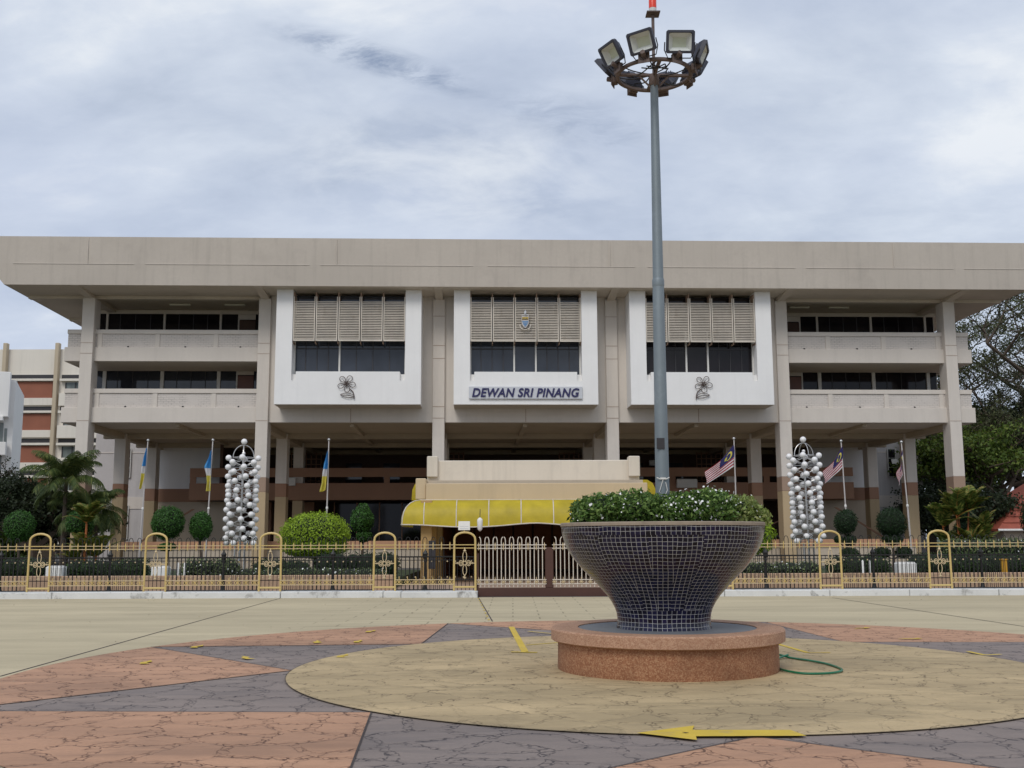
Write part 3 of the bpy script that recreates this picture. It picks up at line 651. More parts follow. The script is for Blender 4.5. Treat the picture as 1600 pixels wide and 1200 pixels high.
MB().tube([(0.02, 0, ZR - 1.75), (0.025, 0, 8.62 - 1.7)], 0.021, 10).build('beacon_stem', 'rust', mast, True)
bp = MB(); bp.box(-.065, .115, -.09, .09, 8.615 - 1.7, 8.63 - 1.7); bp.build('beacon_plate', 'rust', mast)
MB().lathe([(0.05, 0), (0.052, 0.07), (0.05, 0.072)], 16, (0.025, 0, 8.63 - 1.7)).build('beacon_base', 'refl', mast, True)
MB().lathe([(0.052, 0), (0.052, 0.13), (0.04, 0.17), (0.001, 0.18)], 16, (0.025, 0, 8.702 - 1.7)).build('beacon_lens', 'red', mast, True)

# ------------------------------------------------------------------ hose
hp = [(3.30, 14.62), (3.5, 14.66), (3.68, 14.52), (3.80, 14.18), (3.93, 13.82), (3.97, 13.40), (3.90, 13.05), (3.7, 12.87), (3.41, 12.85), (3.24, 13.08), (3.25, 13.5), (3.33, 14.0), (3.47, 14.38), (3.66, 14.60)]
def smooth_path(P, n=6):
    P = [Vector(p) for p in P]; out = []
    for i in range(len(P) - 1):
        a, b, c, d = P[max(i - 1, 0)], P[i], P[i + 1], P[min(i + 2, len(P) - 1)]
        for k in range(n):
            t = k / n; out.append(0.5 * ((2 * b) + (c - a) * t + (2 * a - 5 * b + 4 * c - d) * t * t + (3 * b - a - 3 * c + d) * t ** 3))
    return out + [P[-1]]
hz = MB(); hz.tube(smooth_path([(x, y, 0.034 + (0.030 if i in (0, 1, 13) else 0.0) + .004 * math.sin(i * 2.3)) for i, (x, y) in enumerate(hp)]), 0.0135, 8)
tag(hz.build('garden_hose', 'hose', None, True), 'green garden hose lying in one loop beside the planter plinth', 'hose')

# ------------------------------------------------------------------ assembly hall
YAW = R(2.2)
hall = tag(empty('assembly_hall', (0.78, 60.0, 0), YAW), 'wide beige concrete civic hall with deep flat roof and brick balconies', 'building')
def B(name, mat, fn, smooth=False, parent=hall, split=True):
    m = MB(); fn(m)
    return each(m, name, mat, parent, smooth) if split else m.build(name, mat, parent, smooth)
ZS = 15.38; XC = -0.02
# roof: chamfered fascia block
def roof(m):
    x0, x1, y0, y1 = -29.4, 29.2, -2.35, 34.0
    lo = [(x0 + 0.95, y0 + 0.07), (x1 - 0.95, y0 + 0.07), (x1 - 0.95, y1 - .5), (x0 + 0.95, y1 - .5)]
    hi = [(x0, y0), (x1, y0), (x1, y1), (x0, y1)]
    hi2 = [(x0 - .35, y0 - 0.05), (x1 + .35, y0 - 0.05), (x1 + .35, y1), (x0 - .35, y1)]
    m.add([(*p, ZS) for p in lo] + [(*p, 16.55) for p in hi] + [(*p, 18.05) for p in hi2] + [(*p, 18.05) for p in hi2],
          [(0, 1, 5, 4), (1, 2, 6, 5), (2, 3, 7, 6), (3, 0, 4, 7), (4, 5, 9, 8), (5, 6, 10, 9), (6, 7, 11, 10), (7, 4, 8, 11), (8, 9, 10, 11)])
B('roof', 'fascia', roof, split=False)
def sof(m):
    m.box(-28.42, 28.22, -2.26, 33.4, ZS - 0.004, ZS + 0.3)
B('soffit', 'soffit', sof, split=False)
XS = [-24.67, -14.8, -4.93, 4.93, 14.8, 24.67]
def sbeams(m):
    for x in XS: m.prism([(-2.2, ZS - .006), (-2.2, ZS - .03), (0.0, ZS - .22), (23, ZS - .22), (23, ZS - .006)], x - .22, x + .22, 'x')
    m.box(-28.2, 28.0, 0.35, 0.75, ZS - 0.18, ZS - 0.008); m.box(-28.2, 28.0, 6.6, 7.0, ZS - 0.17, ZS - 0.009); m.box(-28.2, 28.0, 13, 13.4, ZS - 0.16, ZS - 0.010)
B('soffit_beams', 'soffit', sbeams)
def jointlines(m):
    for x in (-24, -10.5, 4.6, 20.6): m.box(x - .007, x + .007, -2.43, -2.38, 16.6, 18.0)
    for a, b in ((-28, -21.5), (-20.9, -12), (-11.4, -3), (-2.2, 6), (6.7, 15), (15.6, 24), (24.6, 28.5)): m.box(a, b, -2.375, -2.33, 16.53, 16.55)
B('fascia_joints', 'wall', jointlines, split=False)
# columns: three rows of six
def column(x, y, wx, wy, top, front=False):
    c = empty('column'); c.parent = hall; c.location = (x, y, 0)
    def part(nm, mat, z0_, z1_, gr=0.0):
        m = MB(); m.bbox(-wx / 2 - gr, wx / 2 + gr, -wy / 2 - gr, wy / 2 + gr, z0_, z1_, 0.02); m.build(nm, mat, c)
    part('shaft', 'wall', 5.03, top); part('band', 'brown2' if front else 'brown', 4.22, 5.03); part('base', 'tan', 0, 4.22)
for x in XS:
    column(x, 0.5, 0.68, 1.0, ZS - 0.19, True)
    for y in (7.0, 13.5): column(x, y, 0.68, 0.9, 8.12)
# floor slabs and the band of the lowest slab
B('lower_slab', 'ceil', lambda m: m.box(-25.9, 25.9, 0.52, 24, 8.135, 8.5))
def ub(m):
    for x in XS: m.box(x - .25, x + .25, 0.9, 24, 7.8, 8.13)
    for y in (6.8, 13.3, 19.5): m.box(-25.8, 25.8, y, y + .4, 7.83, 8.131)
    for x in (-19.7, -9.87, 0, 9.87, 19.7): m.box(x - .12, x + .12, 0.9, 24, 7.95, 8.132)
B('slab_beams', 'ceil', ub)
# balconies of both wings, both floors
def balcony(side, zb, zt, zbr, zct, zlab):
    """zb slab bottom, zbr brick bottom, zct cap bottom, zt cap top"""
    xo, xi = 26.0 * side, 15.12 * side
    x0, x1 = min(xo, xi), max(xo, xi)
    b = empty('balcony'); b.parent = hall
    m = MB(); m.bbox(x0, x1, 0.30, 0.52, zb, zbr, .015)
    m.box(min(xo, xo - .22 * side), max(xo, xo - .22 * side), 0.52, 14.0, zb, zbr)
    m.box(x0 + .2, x1 - .0, 0.52, 3.9, zb + 0.004, zb + 0.36)
    m.build('slab_edge', 'wall', b)
    xi2 = xo - .12 * side
    m = MB(); m.box(min(xi2, xi), max(xi2, xi), 0.45, 0.56, zbr, zct); m.box(min(xi2, xi2 - .1 * side), max(xi2, xi2 - .1 * side), .56, 14, zbr, zct); m.build('brick_panel', 'wbrick', b)
    m = MB(); m.bbox(min(xi2 + .03 * side, xi), max(xi2 + .03 * side, xi), 0.38, 0.60, zct, zt, .01); m.box(min(xi2, xi2 - .14 * side), max(xi2, xi2 - .14 * side), .6, 14, zct, zt); m.build('coping', 'wall', b)
    m = MB()
    for xr in (24.1, 20.87, 17.6): m.bbox(xr * side - .13, xr * side + .13, 0.405, 0.47, zbr, zct, .008)
    each(m, 'pier', 'wall', b)
    m = MB()
    for xr in (22.5, 19.3, 16.2): m.tube([(xr * side, .46, zbr + .06), (xr * side, .36, zbr + .03)], 0.045, 8)
    each(m, 'drain_spout', 'dark', b, True)
for side in (-1, 1):
    balcony(side, 8.13, 10.05, 8.99, 9.80, 0); balcony(side, 11.60, 13.43, 12.40, 13.19, 1)
# wing window walls at 3.8 behind the front
def wing(side):
    wl = MB(); wl.box(min(14.9 * side, 25.6 * side), max(14.9 * side, 25.6 * side), 4.0, 4.2, 8.5, 9.4); wl.box(min(14.9 * side, 25.6 * side), max(14.9 * side, 25.6 * side), 4.0, 4.2, 11.96, 12.7)
    x_ = 25.5 * side; wl.box(min(x_, x_ + .1 * side), max(x_, x_ + .1 * side), 4.2, 24, 8.5, ZS - .2); wl.build('wing_wall', 'wall', hall)
    for lv, (zl, zh) in enumerate(((9.4, 11.80), (12.7, 15.18))):
        wn = MB(); wn.box(min(14.9 * side, 25.5 * side), max(14.9 * side, 25.5 * side), 4.05, 4.09, zl, zh); wo_ = wn.build('window', 'glassd' if (lv or side > 0) else 'glass', hall)
        f_ = MB()
        tw = .1 if lv == 0 else .06
        for xr in (24.95, 21.55, 18.2): f_.box(xr * side - tw, xr * side + tw, 3.94, 4.06, zl, zh)
        f_.box(min(14.9 * side, 25.6 * side), max(14.9 * side, 25.6 * side), 3.95, 4.055, zh - .07, zh + .16)
        f_.box(17.12 * side - .04, 17.12 * side + .04, 3.95, 4.055, zl, zh)
        f_.build('window_frame', 'white2' if lv == 0 else 'wall', wo_)
        tf = MB()
        for xr in (22.4, 23.3, 24.2, 19.0, 19.85, 20.7): tf.box(xr * side - .02, xr * side + .02, 4.02, 4.052, zl, zh - .07)
        tf.build('glazing_bar', 'dark', wo_)
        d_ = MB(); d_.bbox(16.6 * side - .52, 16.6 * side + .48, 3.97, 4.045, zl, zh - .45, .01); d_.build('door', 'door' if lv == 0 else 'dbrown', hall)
        d2 = MB(); d2.box(16.6 * side - .50, 16.6 * side + .48, 3.98, 4.043, zh - .40, zh - .08); d2.build('transom', 'wall', hall)
wing(-1); wing(1)
def tubes(m):
    for x in (-20.2, -17.0, 19.0, 16.6): m.bbox(x - .6, x + .6, 2.2, 2.32, ZS - .13, ZS - .03, .01)
B('ceiling_light', 'floorlamp', tubes)
# central block wall (between the wings), with vertical joints
def cwall(m):
    m.box(-14.47, 14.47, 0.20, 0.55, 8.13, ZS - .005)
B('central_wall', 'wall', cwall)
def cj(m):
    for x in (-9.87, 0.0, 9.87): m.box(x - .015, x + .015, .185, .20, 8.15, 8.9)
    for x in (-4.93, 4.93):
        for z in (12.5, 11.75, 9.0, 8.35, 14.2): m.box(x - .34, x + .34, -.012, 0.0, z - .012, z + .012)
    for x in (-24.67, -14.8, 14.8, 24.67):
        for z in (12.6, 12.0, 8.2): m.box(x - .34, x + .34, -.012, 0.0, z - .010, z + .010)
B('wall_joints', 'brown2', cj, split=False)
# three projecting white bays
def frame_bay(xc, mull, nm):
    b = empty('bay'); b.parent = hall; b.location = (xc, 0, 0)
    W, o0, o1 = 4.0, -3.10, 3.12
    zb, zt = 8.94, ZS - .01
    m = MB()
    m.box(-W, o0, -1.5, 0.2, zb, zt); m.box(o1, W, -1.5, 0.2, zb, zt)           # side piers
    m.box(o0, o1, -1.5, 0.2, zb, 10.26)                                          # spandrel
    m.box(o0 + .24, o1 - .28, -1.5, -0.65, 10.26, 10.76)                        # raised sill
    m.box(o0, o0 + .238, -1.28, -0.65, 10.262, 10.64); m.box(o1 - .278, o1, -1.28, -0.65, 10.262, 10.64)      # recessed corner blocks
    m.build('bay_wall', 'white', b)
    m = MB(); m.box(-W + .02, W - .02, -1.48, 0.2, zb - .02, zb - .004); m.build('bay_underside', 'soffit', b)
    m = MB(); m.box(o0, o1, -0.60, -0.56, 10.26, 15.2); m.build('window', 'glass' if nm != 2 else 'glassd', b)
    m = MB()
    for x in mull: m.box(x - .045, x + .045, -.72, -.6, 10.76, 13.2)
    m.box(o0, o0 + .07, -.74, -.6, 10.3, 15.1); m.box(o1 - .07, o1, -.74, -.6, 10.3, 15.1)
    each(m, 'mullion', 'white2', b)
    m = MB(); edges = sorted([o0] + list(mull) + [o1])
    for e0, e1 in zip(edges[:-1], edges[1:]):
        k = 1 if e1 - e0 < 1.5 else 4
        for i in range(1, k): m.box(e0 + (e1 - e0) * i / k - .022, e0 + (e1 - e0) * i / k + .022, -.635, -.602, 10.76, 13.0)
        if k > 1: m.box(e0, e1, -.64, -.603, 12.16, 12.22)
    m.build('glazing_bar', 'dark', b)
    # louvre panels
    pw = (o1 - o0) / 5
    for i in range(5):
        x0_, x1_ = o0 + pw * i + .025, o0 + pw * (i + 1) - .025
        m = MB()
        m.box(x0_, x0_ + .05, -1.44, -1.36, 12.52, 14.98); m.box(x1_ - .05, x1_, -1.44, -1.36, 12.52, 14.98)
        n = 23
        for k in range(n):
            z = 12.62 + (14.70 - 12.62) * k / (n - 1)
            m.add([(x0_ + .05, -1.44, z - .035), (x1_ - .05, -1.44, z - .035), (x1_ - .05, -1.36, z + .035), (x0_ + .05, -1.36, z + .035),
                   (x0_ + .05, -1.43, z - .045), (x1_ - .05, -1.43, z - .045), (x1_ - .05, -1.35, z + .025), (x0_ + .05, -1.35, z + .025)],
                  [(0, 1, 2, 3), (7, 6, 5, 4), (0, 4, 5, 1), (3, 2, 6, 7)])
        m.box(x0_, x1_, -1.43, -1.37, 12.48, 12.56)
        m.build('louvre_panel', 'louvre', b)
    m = MB()
    for i in range(6):
        x = o0 + pw * i
        x = max(o0 + .03, min(o1 - .03, x)); m.box(x - .03, x + .03, -1.34, -.62, 14.75, 15.25)
        m.box(x - .02, x + .02, -1.33, -.75, 12.36, 12.46); m.tube([(x, -1.38, 12.50), (x, -1.2, 12.38)], .02, 5)
    each(m, 'louvre_hanger', 'brown2', b)
    return b
b1 = frame_bay(-9.87, (-0.58,), 0); b2 = frame_bay(-0.06, (-0.62, 0.60), 1); b3 = frame_bay(9.77, (-0.70, 0.53), 2)
# undercroft: recessed walls, parapets, dark foyer
def inwalls(m):
    m.box(-25.3, -20.0, 15.0, 15.3, 5.11, 8.13); m.box(20.2, 25.3, 15.0, 15.3, 5.11, 8.13)
B('recessed_wall', 'white', inwalls)
B('recessed_wall_base', 'beige', lambda m: (m.box(-25.3, -19.0, 15.0, 15.3, 0, 4.22), m.box(19.2, 25.3, 15.0, 15.3, 0, 4.22)))
B('brown_band', 'brown', lambda m: (m.box(-25.3, -21.0, 14.96, 15.3, 4.22, 5.11), m.box(21.2, 25.3, 14.96, 15.3, 4.22, 5.11)))
def para(m):
    m.box(-22.0, 23.2, 12.9, 13.1, 5.80, 6.40); m.box(-22.0, 23.2, 12.85, 13.1, 4.25, 5.38)
    x = -21.9
    while x < 23.2: m.box(x - .1, x + .3, 12.95, 13.08, 5.38, 5.80); x += 6.5
B('gallery_parapet', 'brown', para)
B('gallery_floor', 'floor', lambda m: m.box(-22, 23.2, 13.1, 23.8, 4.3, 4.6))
B('foyer_back_wall', 'dbrown', lambda m: (m.box(-22, 23, 20.0, 20.2, 4.6, 8.13), m.box(-22, 23, 19.0, 19.2, 0, 4.3), m.box(-20.1, -19.9, 13.2, 20, 4.6, 8.13), m.box(20.1, 20.3, 13.2, 20, 4.6, 8.13)))  # foyer shade is put into the dark brown wall colour
for x0_ in (-16.2, -5.8, 3.4, 13.6):
    def grl(m):
        for i in range(7): m.box(x0_ + i * .36 - .03, x0_ + i * .36 + .03, 18.6, 18.66, 5.0, 7.9)
        for i in range(8): m.box(x0_, x0_ + 2.2, 18.58, 18.66, 5.0 + i * .4, 5.06 + i * .4)
    B('vent_grille', 'brown', grl, split=False)
def fgl(m):
    m.box(-12.8, 12.8, 17.0, 17.06, 1.4, 4.2)
B('foyer_glazing', 'glassd', fgl)
def ffr(m):
    for x in np.arange(-12.8, 12.9, 1.6): m.box(x - .04, x + .04, 16.93, 16.99, 1.4, 4.22)
    for x in (-14.6, -17.6, 14.4, 17.2): m.box(x - .35, x + .35, 16.9, 17.5, 1.4, 4.24)
B('foyer_frame', 'brown', ffr)
def upgl(m):
    for x in (-12.4, -9.6, -1.8, 1.5, 8.6, 11.6): m.box(x, x + 1.2, 19.9, 19.96, 5.0, 7.2)
B('gallery_window', 'glass', upgl)
def pod(m):
    m.box(-22.6, 22.6, 1.6, 24, 0, 1.40)
B('podium', 'beige', pod)
B('podium_kerb', 'peach', lambda m: (m.box(-22.7, 22.7, 1.5, 1.75, 1.12, 1.52),))
def st(m):
    for i in range(7):
        m.box(19.2 + i * .34, 24.2, 14.0 - .0, 14.9, 1.4 - i * .2, 1.6 - i * .2 + .0) if False else None
    m.prism([(15.2, 1.45), (15.4, 1.45), (20.2, 3.6), (20.0, 3.6)], 14.0, 14.08, 'y')
    m.prism([(21.0, 3.6), (21.2, 3.6), (24.6, 1.45), (24.4, 1.45)], 10.6, 10.68, 'y')
    m.prism([(-21.0, 3.6), (-21.2, 3.6), (-24.6, 1.45), (-24.4, 1.45)], 10.6, 10.68, 'y')
B('stair_rail', 'brown', st)
# rear block, wider than the front
def rb(m): m.box(-32.2, 32.8, 24, 44, 0, 12.2)
B('rear_block', 'rear', rb)
B('rear_band', 'wall', lambda m: (m.box(-32.25, 32.85, 23.95, 24.0, 4.0, 4.9), m.box(-32.25, 32.85, 23.96, 24.0, 8.3, 8.36)))
for x, zl, zh in ((-29.75, 6.42, 8.64), (-29.75, 1.7, 4.25), (30.35, 6.4, 8.57), (30.4, 2.9, 3.7), (-25.9, 6.42, 8.64)):
    m = MB(); m.box(x - .30, x + .30, 23.90, 23.94, zl, zh); wv = m.build('window', 'glassd', hall)
    m = MB()
    for k in range(4): m.box(x - .32, x + .32, 23.86, 23.93, zl + (zh - zl) * k / 3 - .02, zl + (zh - zl) * k / 3 + .02)
    m.box(x - .34, x - .28, 23.86, 23.94, zl, zh); m.box(x + .28, x + .34, 23.86, 23.94, zl, zh)
    m.build('window_frame', 'white2', wv)
m = MB(); m.box(-.28, .28, -.55, -.51, -.4, .0); m.xform(Matrix.Translation((30.4, 23.9, 7.5)) @ Matrix.Rotation(R(-25), 4, 'X')); m.build('open_casement', 'white2', hall)
# small wall fittings in the undercroft
B('air_unit', 'white2', lambda m: (m.bbox(-15.6, -14.9, 12.6, 12.85, 5.2, 5.75, .03), m.bbox(10.9, 12.3, 12.5, 12.85, 5.0, 5.6, .03)))
B('wall_lamp', 'offwhite', lambda m: m.bbox(11.9, 13.0, 12.4, 12.6, 8.3 - .55, 8.5 - .5, .02) if False else m.bbox(10.0, 11.3, 18.2, 18.5, 6.9, 7.3, .02))

# wall mounted things on the bays (hall space -> child-free things placed in world)
HM = Matrix.Translation((0.78, 60.0, 0)) @ Matrix.Rotation(YAW, 4, 'Z')
def hw(x, y, z): return HM @ Vector((x, y, z))
sgn = tag(empty('name_sign', hw(-0.085, -1.52, 9.58), YAW), 'grey name board with navy letters DEWAN SRI PINANG on the middle bay', 'sign')
m = MB(); m.bbox(-3.13, 3.13, -.10, 0.0, -.34, .34, .01); m.build('board', 'signboard', sgn)
cu = bpy.data.curves.new('lettering', 'FONT'); cu.body = "DEWAN SRI PINANG"; cu.size = 0.8; cu.align_x = 'CENTER'; cu.align_y = 'CENTER'; cu.extrude = 0.03; cu.offset = 0.022; cu.shear = 0.22; cu.space_character = 1.06
tmp = bpy.data.objects.new('lettering_tmp', cu); COL.objects.link(tmp)
bpy.context.view_layer.update()
dg = bpy.context.evaluated_depsgraph_get(); me = bpy.data.meshes.new_from_object(tmp.evaluated_get(dg)); bpy.data.objects.remove(tmp)
co = np.array([v_.co[:] for v_ in me.vertices]); mn, mx_ = co.min(0), co.max(0); sz = mx_ - mn
sx, sy = 5.92 / sz[0], 0.50 / sz[1]
for v_ in me.vertices: v_.co = ((v_.co.x - (mn[0] + mx_[0]) / 2) * sx, -0.13 + (v_.co.z) * 0.5, (v_.co.y - (mn[1] + mx_[1]) / 2) * sy)
me.materials.clear(); me.materials.append(M['signnavy'])
lo = bpy.data.objects.new('lettering', me); COL.objects.link(lo); lo.parent = sgn
def wireflower(loc, flip, label):
    t = tag(empty('wire_flower', loc, YAW), label, 'wall sculpture', 'wire flowers on the outer bays')
    m = MB(); w_ = .018
    cx_, cz_ = -0.06 * flip, 0.28
    for k in range(5):
        a = R(90 + 36) + k * 2 * PI / 5 + .1
        pts = []
        for s_ in np.linspace(0, 2 * PI, 15):
            rr = 0.12 + 0.19 * (1 - math.cos(s_)) ; ww = 0.17 * math.sin(s_) * (0.5 + .5 * math.sin(s_ / 2))
            pts.append((cx_ + rr * math.cos(a) - ww * math.sin(a), -.06 - .02 * math.sin(s_), cz_ + (rr * math.sin(a) + ww * math.cos(a)) * .95))
        m.tube(pts, w_, 5)
        m.tube([(cx_, -.06, cz_), (cx_ + .32 * math.cos(a), -.08, cz_ + .3 * math.sin(a))], w_ * .8, 5)
    m.build('petal_wires', 'wirem', t, True)
    m = MB()
    m.tube([(cx_ + .1 * math.cos(q), -.08, cz_ + .1 * math.sin(q)) for q in np.linspace(0, 2 * PI, 12, endpoint=False)], w_, 5, True)
    for k in range(5): m.tube([(cx_ + .07 * math.cos(q + k) + .03 * math.cos(k), -.10, cz_ + .07 * math.sin(q + k)) for q in np.linspace(0, 4, 6)], w_ * .7, 4)
    m.build('centre_coil', 'wirem', t, True)
    m = MB()
    m.tube(smooth_path([(cx_ + .15 * flip, -.05, cz_ - .28), (cx_ + .34 * flip, -.05, cz_ - .45), (cx_ + .42 * flip, -.05, cz_ - .70), (cx_ + .42 * flip, -.04, cz_ - .86)]), w_ * 1.6, 5)
    m.tube(smooth_path([(cx_ + .40 * flip, -.05, cz_ - .66), (cx_ + .1 * flip, -.06, cz_ - .52), (cx_ - .32 * flip, -.06, cz_ - .62), (cx_ + .05 * flip, -.06, cz_ - .78), (cx_ + .40 * flip, -.05, cz_ - .74), (cx_ + .1 * flip, -.06, cz_ - .66), (cx_ - .28 * flip, -.06, cz_ - .63)]), w_, 5)
    m.build('stalk', 'wirem', t, True)
M['wirem'] = paint('bronze_wire', (0.09, 0.06, 0.05), 0.6, 0.2)
wireflower(hw(-9.87, -1.53, 9.80), 1, 'bronze wire flower on the white bay left of the name sign')
wireflower(hw(9.75, -1.53, 9.80), -1, 'bronze wire flower on the white bay right of the lamp mast')
crest = tag(empty('state_crest', hw(-0.09, -1.50, 13.60), YAW), 'small blue, white and gold shield crest fixed on the middle louvres', 'crest')
m = MB(); sh = [(-.20, .28), (.20, .28), (.215, .1), (.19, -.12), (.10, -.30), (0, -.38), (-.10, -.30), (-.19, -.12), (-.215, .1)]
m.prism(sh, -.06, -.02, 'y'); m.build('shield', 'f_white', crest)
m = MB(); m.prism([(-.17, .24), (.17, .24), (.18, .08), (-.18, .08)], -.075, -.06, 'y'); m.build('gold_field', 'f_gold', crest)
m = MB()
for k, (w2_, z_) in enumerate(((.17, -.02), (.145, -.10), (.11, -.18), (.06, -.26))): m.prism([(-w2_, z_ + .022), (w2_, z_ + .022), (w2_ * .95, z_ - .022), (-w2_ * .95, z_ - .022)], -.075, -.06, 'y')
m.build('wave_bars', 'f_blue', crest)
m = MB()
for k in range(5): m.box(-.15 + k * .075 - .014, -.15 + k * .075 + .014, -.082, -.075, .10, .16 + .03 * (k % 2))
m.box(-.16, .16, -.083, -.075, .095, .115); m.build('bridge_emblem', 'signnavy', crest)
m = MB(); m.tube([(-.20, -.05, .34), (-.1, -.05, .37), (0, -.05, .35), (.1, -.05, .37), (.20, -.05, .34)], .025, 6); m.ball((0, -.05, .47), .07, 8, 6, (1, .5, 1)); m.prism([(-.06, .5), (0, .66), (.07, .56), (.03, .5)], -.06, -.03, 'y'); m.build('crown_plume', 'signboard', crest, True)
m = MB(); m.tube(smooth_path([(-.30, -.05, -.18), (-.24, -.05, -.38), (0, -.05, -.47), (.24, -.05, -.38), (.30, -.05, -.18)]), .028, 6); m.build('scroll', 'louvre', crest, True)

# ------------------------------------------------------------------ entrance porch and awning
PX = 0.83
porch = tag(empty('entrance_porch', (PX, 38.5, 0)), 'low cream entrance porch with yellow curved awning behind the gate', 'porch')
m = MB(); m.bbox(-4.17, 4.15, 3.5, 3.9, 3.80, 4.66, .03); m.bbox(-4.17, -3.75, 3.3, 3.9, 4.0, 4.82, .03); m.bbox(3.72, 4.16, 3.3, 3.9, 4.0, 4.80, .03); m.box(-4.15, -3.9, 3.9, 16, 3.8, 4.66); m.box(3.9, 4.15, 3.9, 16, 3.8, 4.66)
M['beigew'] = paint('cream_parapet', (0.66, 0.585, 0.48), 0.8, 0.05, 0.6, 0.30, 0.18, (0.3, 0.27, 0.25))
m.build('parapet', 'beigew', porch)
m = MB(); m.box(-4.1, 4.1, 2.0, 17.5, 3.60, 3.80); m.build('porch_roof', 'beige', porch)
m = MB(); m.bbox(-4.05, 4.2, 1.45, 1.75, 3.02, 3.66, .02); m.box(-4.05, -3.8, 1.75, 14, 3.0, 3.62); m.box(3.95, 4.2, 1.75, 14, 3.0, 3.62); m.bbox(-4.45, -4.06, 1.6, 2.3, 3.07, 3.86, .03)
M['tanf'] = paint('tan_fascia', (0.58, 0.45, 0.285), 0.75, 0.05, 0.7, 0.2)
m.build('fascia', 'tanf', porch)
M['pill'] = paint('ochre_pillar', (0.46, 0.29, 0.11), 0.7, 0.06, 0.8, 0.15)
for sx_ in (-1, 1):
    for y_ in (0.9, 3.4, 7.0):
        q = MB(); q.bbox(sx_ * 3.98 - .2, sx_ * 3.98 + .2, y_, y_ + .45, 0, 3.02, .015); q.build('pillar', 'pill', porch)
    q = MB(); q.box(sx_ * 3.95 - .06, sx_ * 3.95 + .06, 7.4, 17, 0, 3.5)
M['dbrown2'] = paint('timber_brown', (0.30, 0.11, 0.045), 0.6, 0.15, 1.0, 0.3)
q = MB(); q.box(-3.9, -3.8, 7.4, 17, 0, 3.5); q.box(3.8, 3.9, 7.4, 17, 0, 3.5); each(q, 'side_wall', 'dbrown2', porch)
q = MB()
for k in range(8): q.box(-3.6 + k * .95, -2.75 + k * .95, 14.0, 14.1, 0.15, 2.6)
each(q, 'door_leaf', 'dbrown2', porch)
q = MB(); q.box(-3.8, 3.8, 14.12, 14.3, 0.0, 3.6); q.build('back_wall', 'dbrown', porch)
q = MB(); q.bbox(-3.85, -3.6, 0.3, 0.36, 0.55, 1.55, .01); q.build('notice_plate', 'dark', porch)
g = MB(); g.box(-4.9, 6.6, 31.0, 52, -.02, .012); tag(g.build('porch_floor', 'brown2'), kind='structure')
# awning wraps three sides: profile outwards (o, z)
def awning():
    base = [(-4.05, 6.0), (-4.05, 1.45), (4.2, 1.45), (4.2, 6.0)]
    PR = [(0.0, 0.0), (0.22, 0.0), (0.42, -0.04), (0.60, -0.13), (0.74, -0.27), (0.83, -0.45), (0.88, -0.65), (0.90, -0.95)]
    path = []
    def run(p, q, o, n, last=False):
        for k in range(n + (1 if last else 0)): t = k / n; path.append((p[0] + (q[0] - p[0]) * t, p[1] + (q[1] - p[1]) * t, o[0], o[1]))
    def fan(p, o0, o1, n=6):
        for k in range(n): t = k / n; a_ = math.atan2(o0[1], o0[0]); d_ = (math.atan2(o1[1], o1[0]) - a_ + PI) % (2 * PI) - PI; q_ = a_ + d_ * t; m_ = max(abs(math.cos(q_)), abs(math.sin(q_))) ** .65; path.append((*p, math.cos(q_) / m_, math.sin(q_) / m_))
    run(base[0], base[1], (-1, 0), 8); fan(base[1], (-1, 0), (0, -1)); run(base[1], base[2], (0, -1), 28); fan(base[2], (0, -1), (1, 0)); run(base[2], base[3], (1, 0), 8, True)
    vs = []
    for (x, y, ox, oy) in path:
        xw = x + ox * .9
        dz = 0.0
        if y < 1.6: dz = 0.05 * math.cos(xw * PI / 2.4) + 0.04 * max(0, 1 - abs(xw) / 1.2)
        for o, z in PR:
            zz_ = 3.03 + z * (1 if z > -.9 else (0.95 - dz) / 0.95)
            vs.append((x + ox * o, y + oy * o, zz_))
    n = len(PR); L = len(path)
    fs = [(i * n + k, i * n + k + 1, (i + 1) * n + k + 1, (i + 1) * n + k) for i in range(L - 1) for k in range(n - 1)]
    m = MB(); m.add(vs, fs); m.build('awning', 'awn', porch, True)
    rb_ = MB()
    for i in [0, 8, 11] + [14 + 4 * j for j in range(8)] + [45, 48, len(path) - 1]:
        rb_.tube([Vector(vs[i * n + k]) + Vector((0, 0, .012)) for k in range(n)], 0.019, 5)
    rb_.tube([vs[i * n + n - 1] for i in range(L)], 0.022, 5); rb_.tube([Vector(vs[i * n + 1]) + Vector((0, 0, .01)) for i in range(L)], 0.016, 5)
    rb_.build('awning_rib', 'louvre', porch, True)
awning()
for sx_ in (-1, 1):
    q = MB(); pts = [(0, 3.85), (.25, 3.85), (.45, 3.72), (.55, 3.5), (.58, 3.1)]
    for k in range(len(pts) - 1):
        (a, za), (b, zb_) = pts[k], pts[k + 1]
        x0_ = sx_ * 4.15
        q.add([(x0_ + sx_ * a, 3.0, za), (x0_ + sx_ * b, 3.0, zb_), (x0_ + sx_ * b, 12, zb_), (x0_ + sx_ * a, 12, za), (x0_, 3.0, 3.1), (x0_, 3.0, 3.85)], [(0, 1, 2, 3)])
    q.add([(sx_ * 4.15 + sx_ * a, 3.0, za) for a, za in pts] + [(sx_ * 4.15, 3.0, 3.1)], [tuple(range(6))])
    q.build('side_awning', 'awn', porch)
lt = tag(empty('hanging_lamp', (-1.15, 38.0, 2.35)), 'small pale lantern hanging under the awning front beside the gate', 'lantern')
q = MB(); q.lathe([(0.03, 0), (.09, -.06), (.10, -.12), (.085, -.40), (.04, -.46), (.001, -.48)], 12); q.build('lantern_body', 'offwhite', lt, True)
q = MB(); q.tube([(0, 0, 0), (0, 0.3, .3)], .012, 5); q.build('arm', 'black', lt)

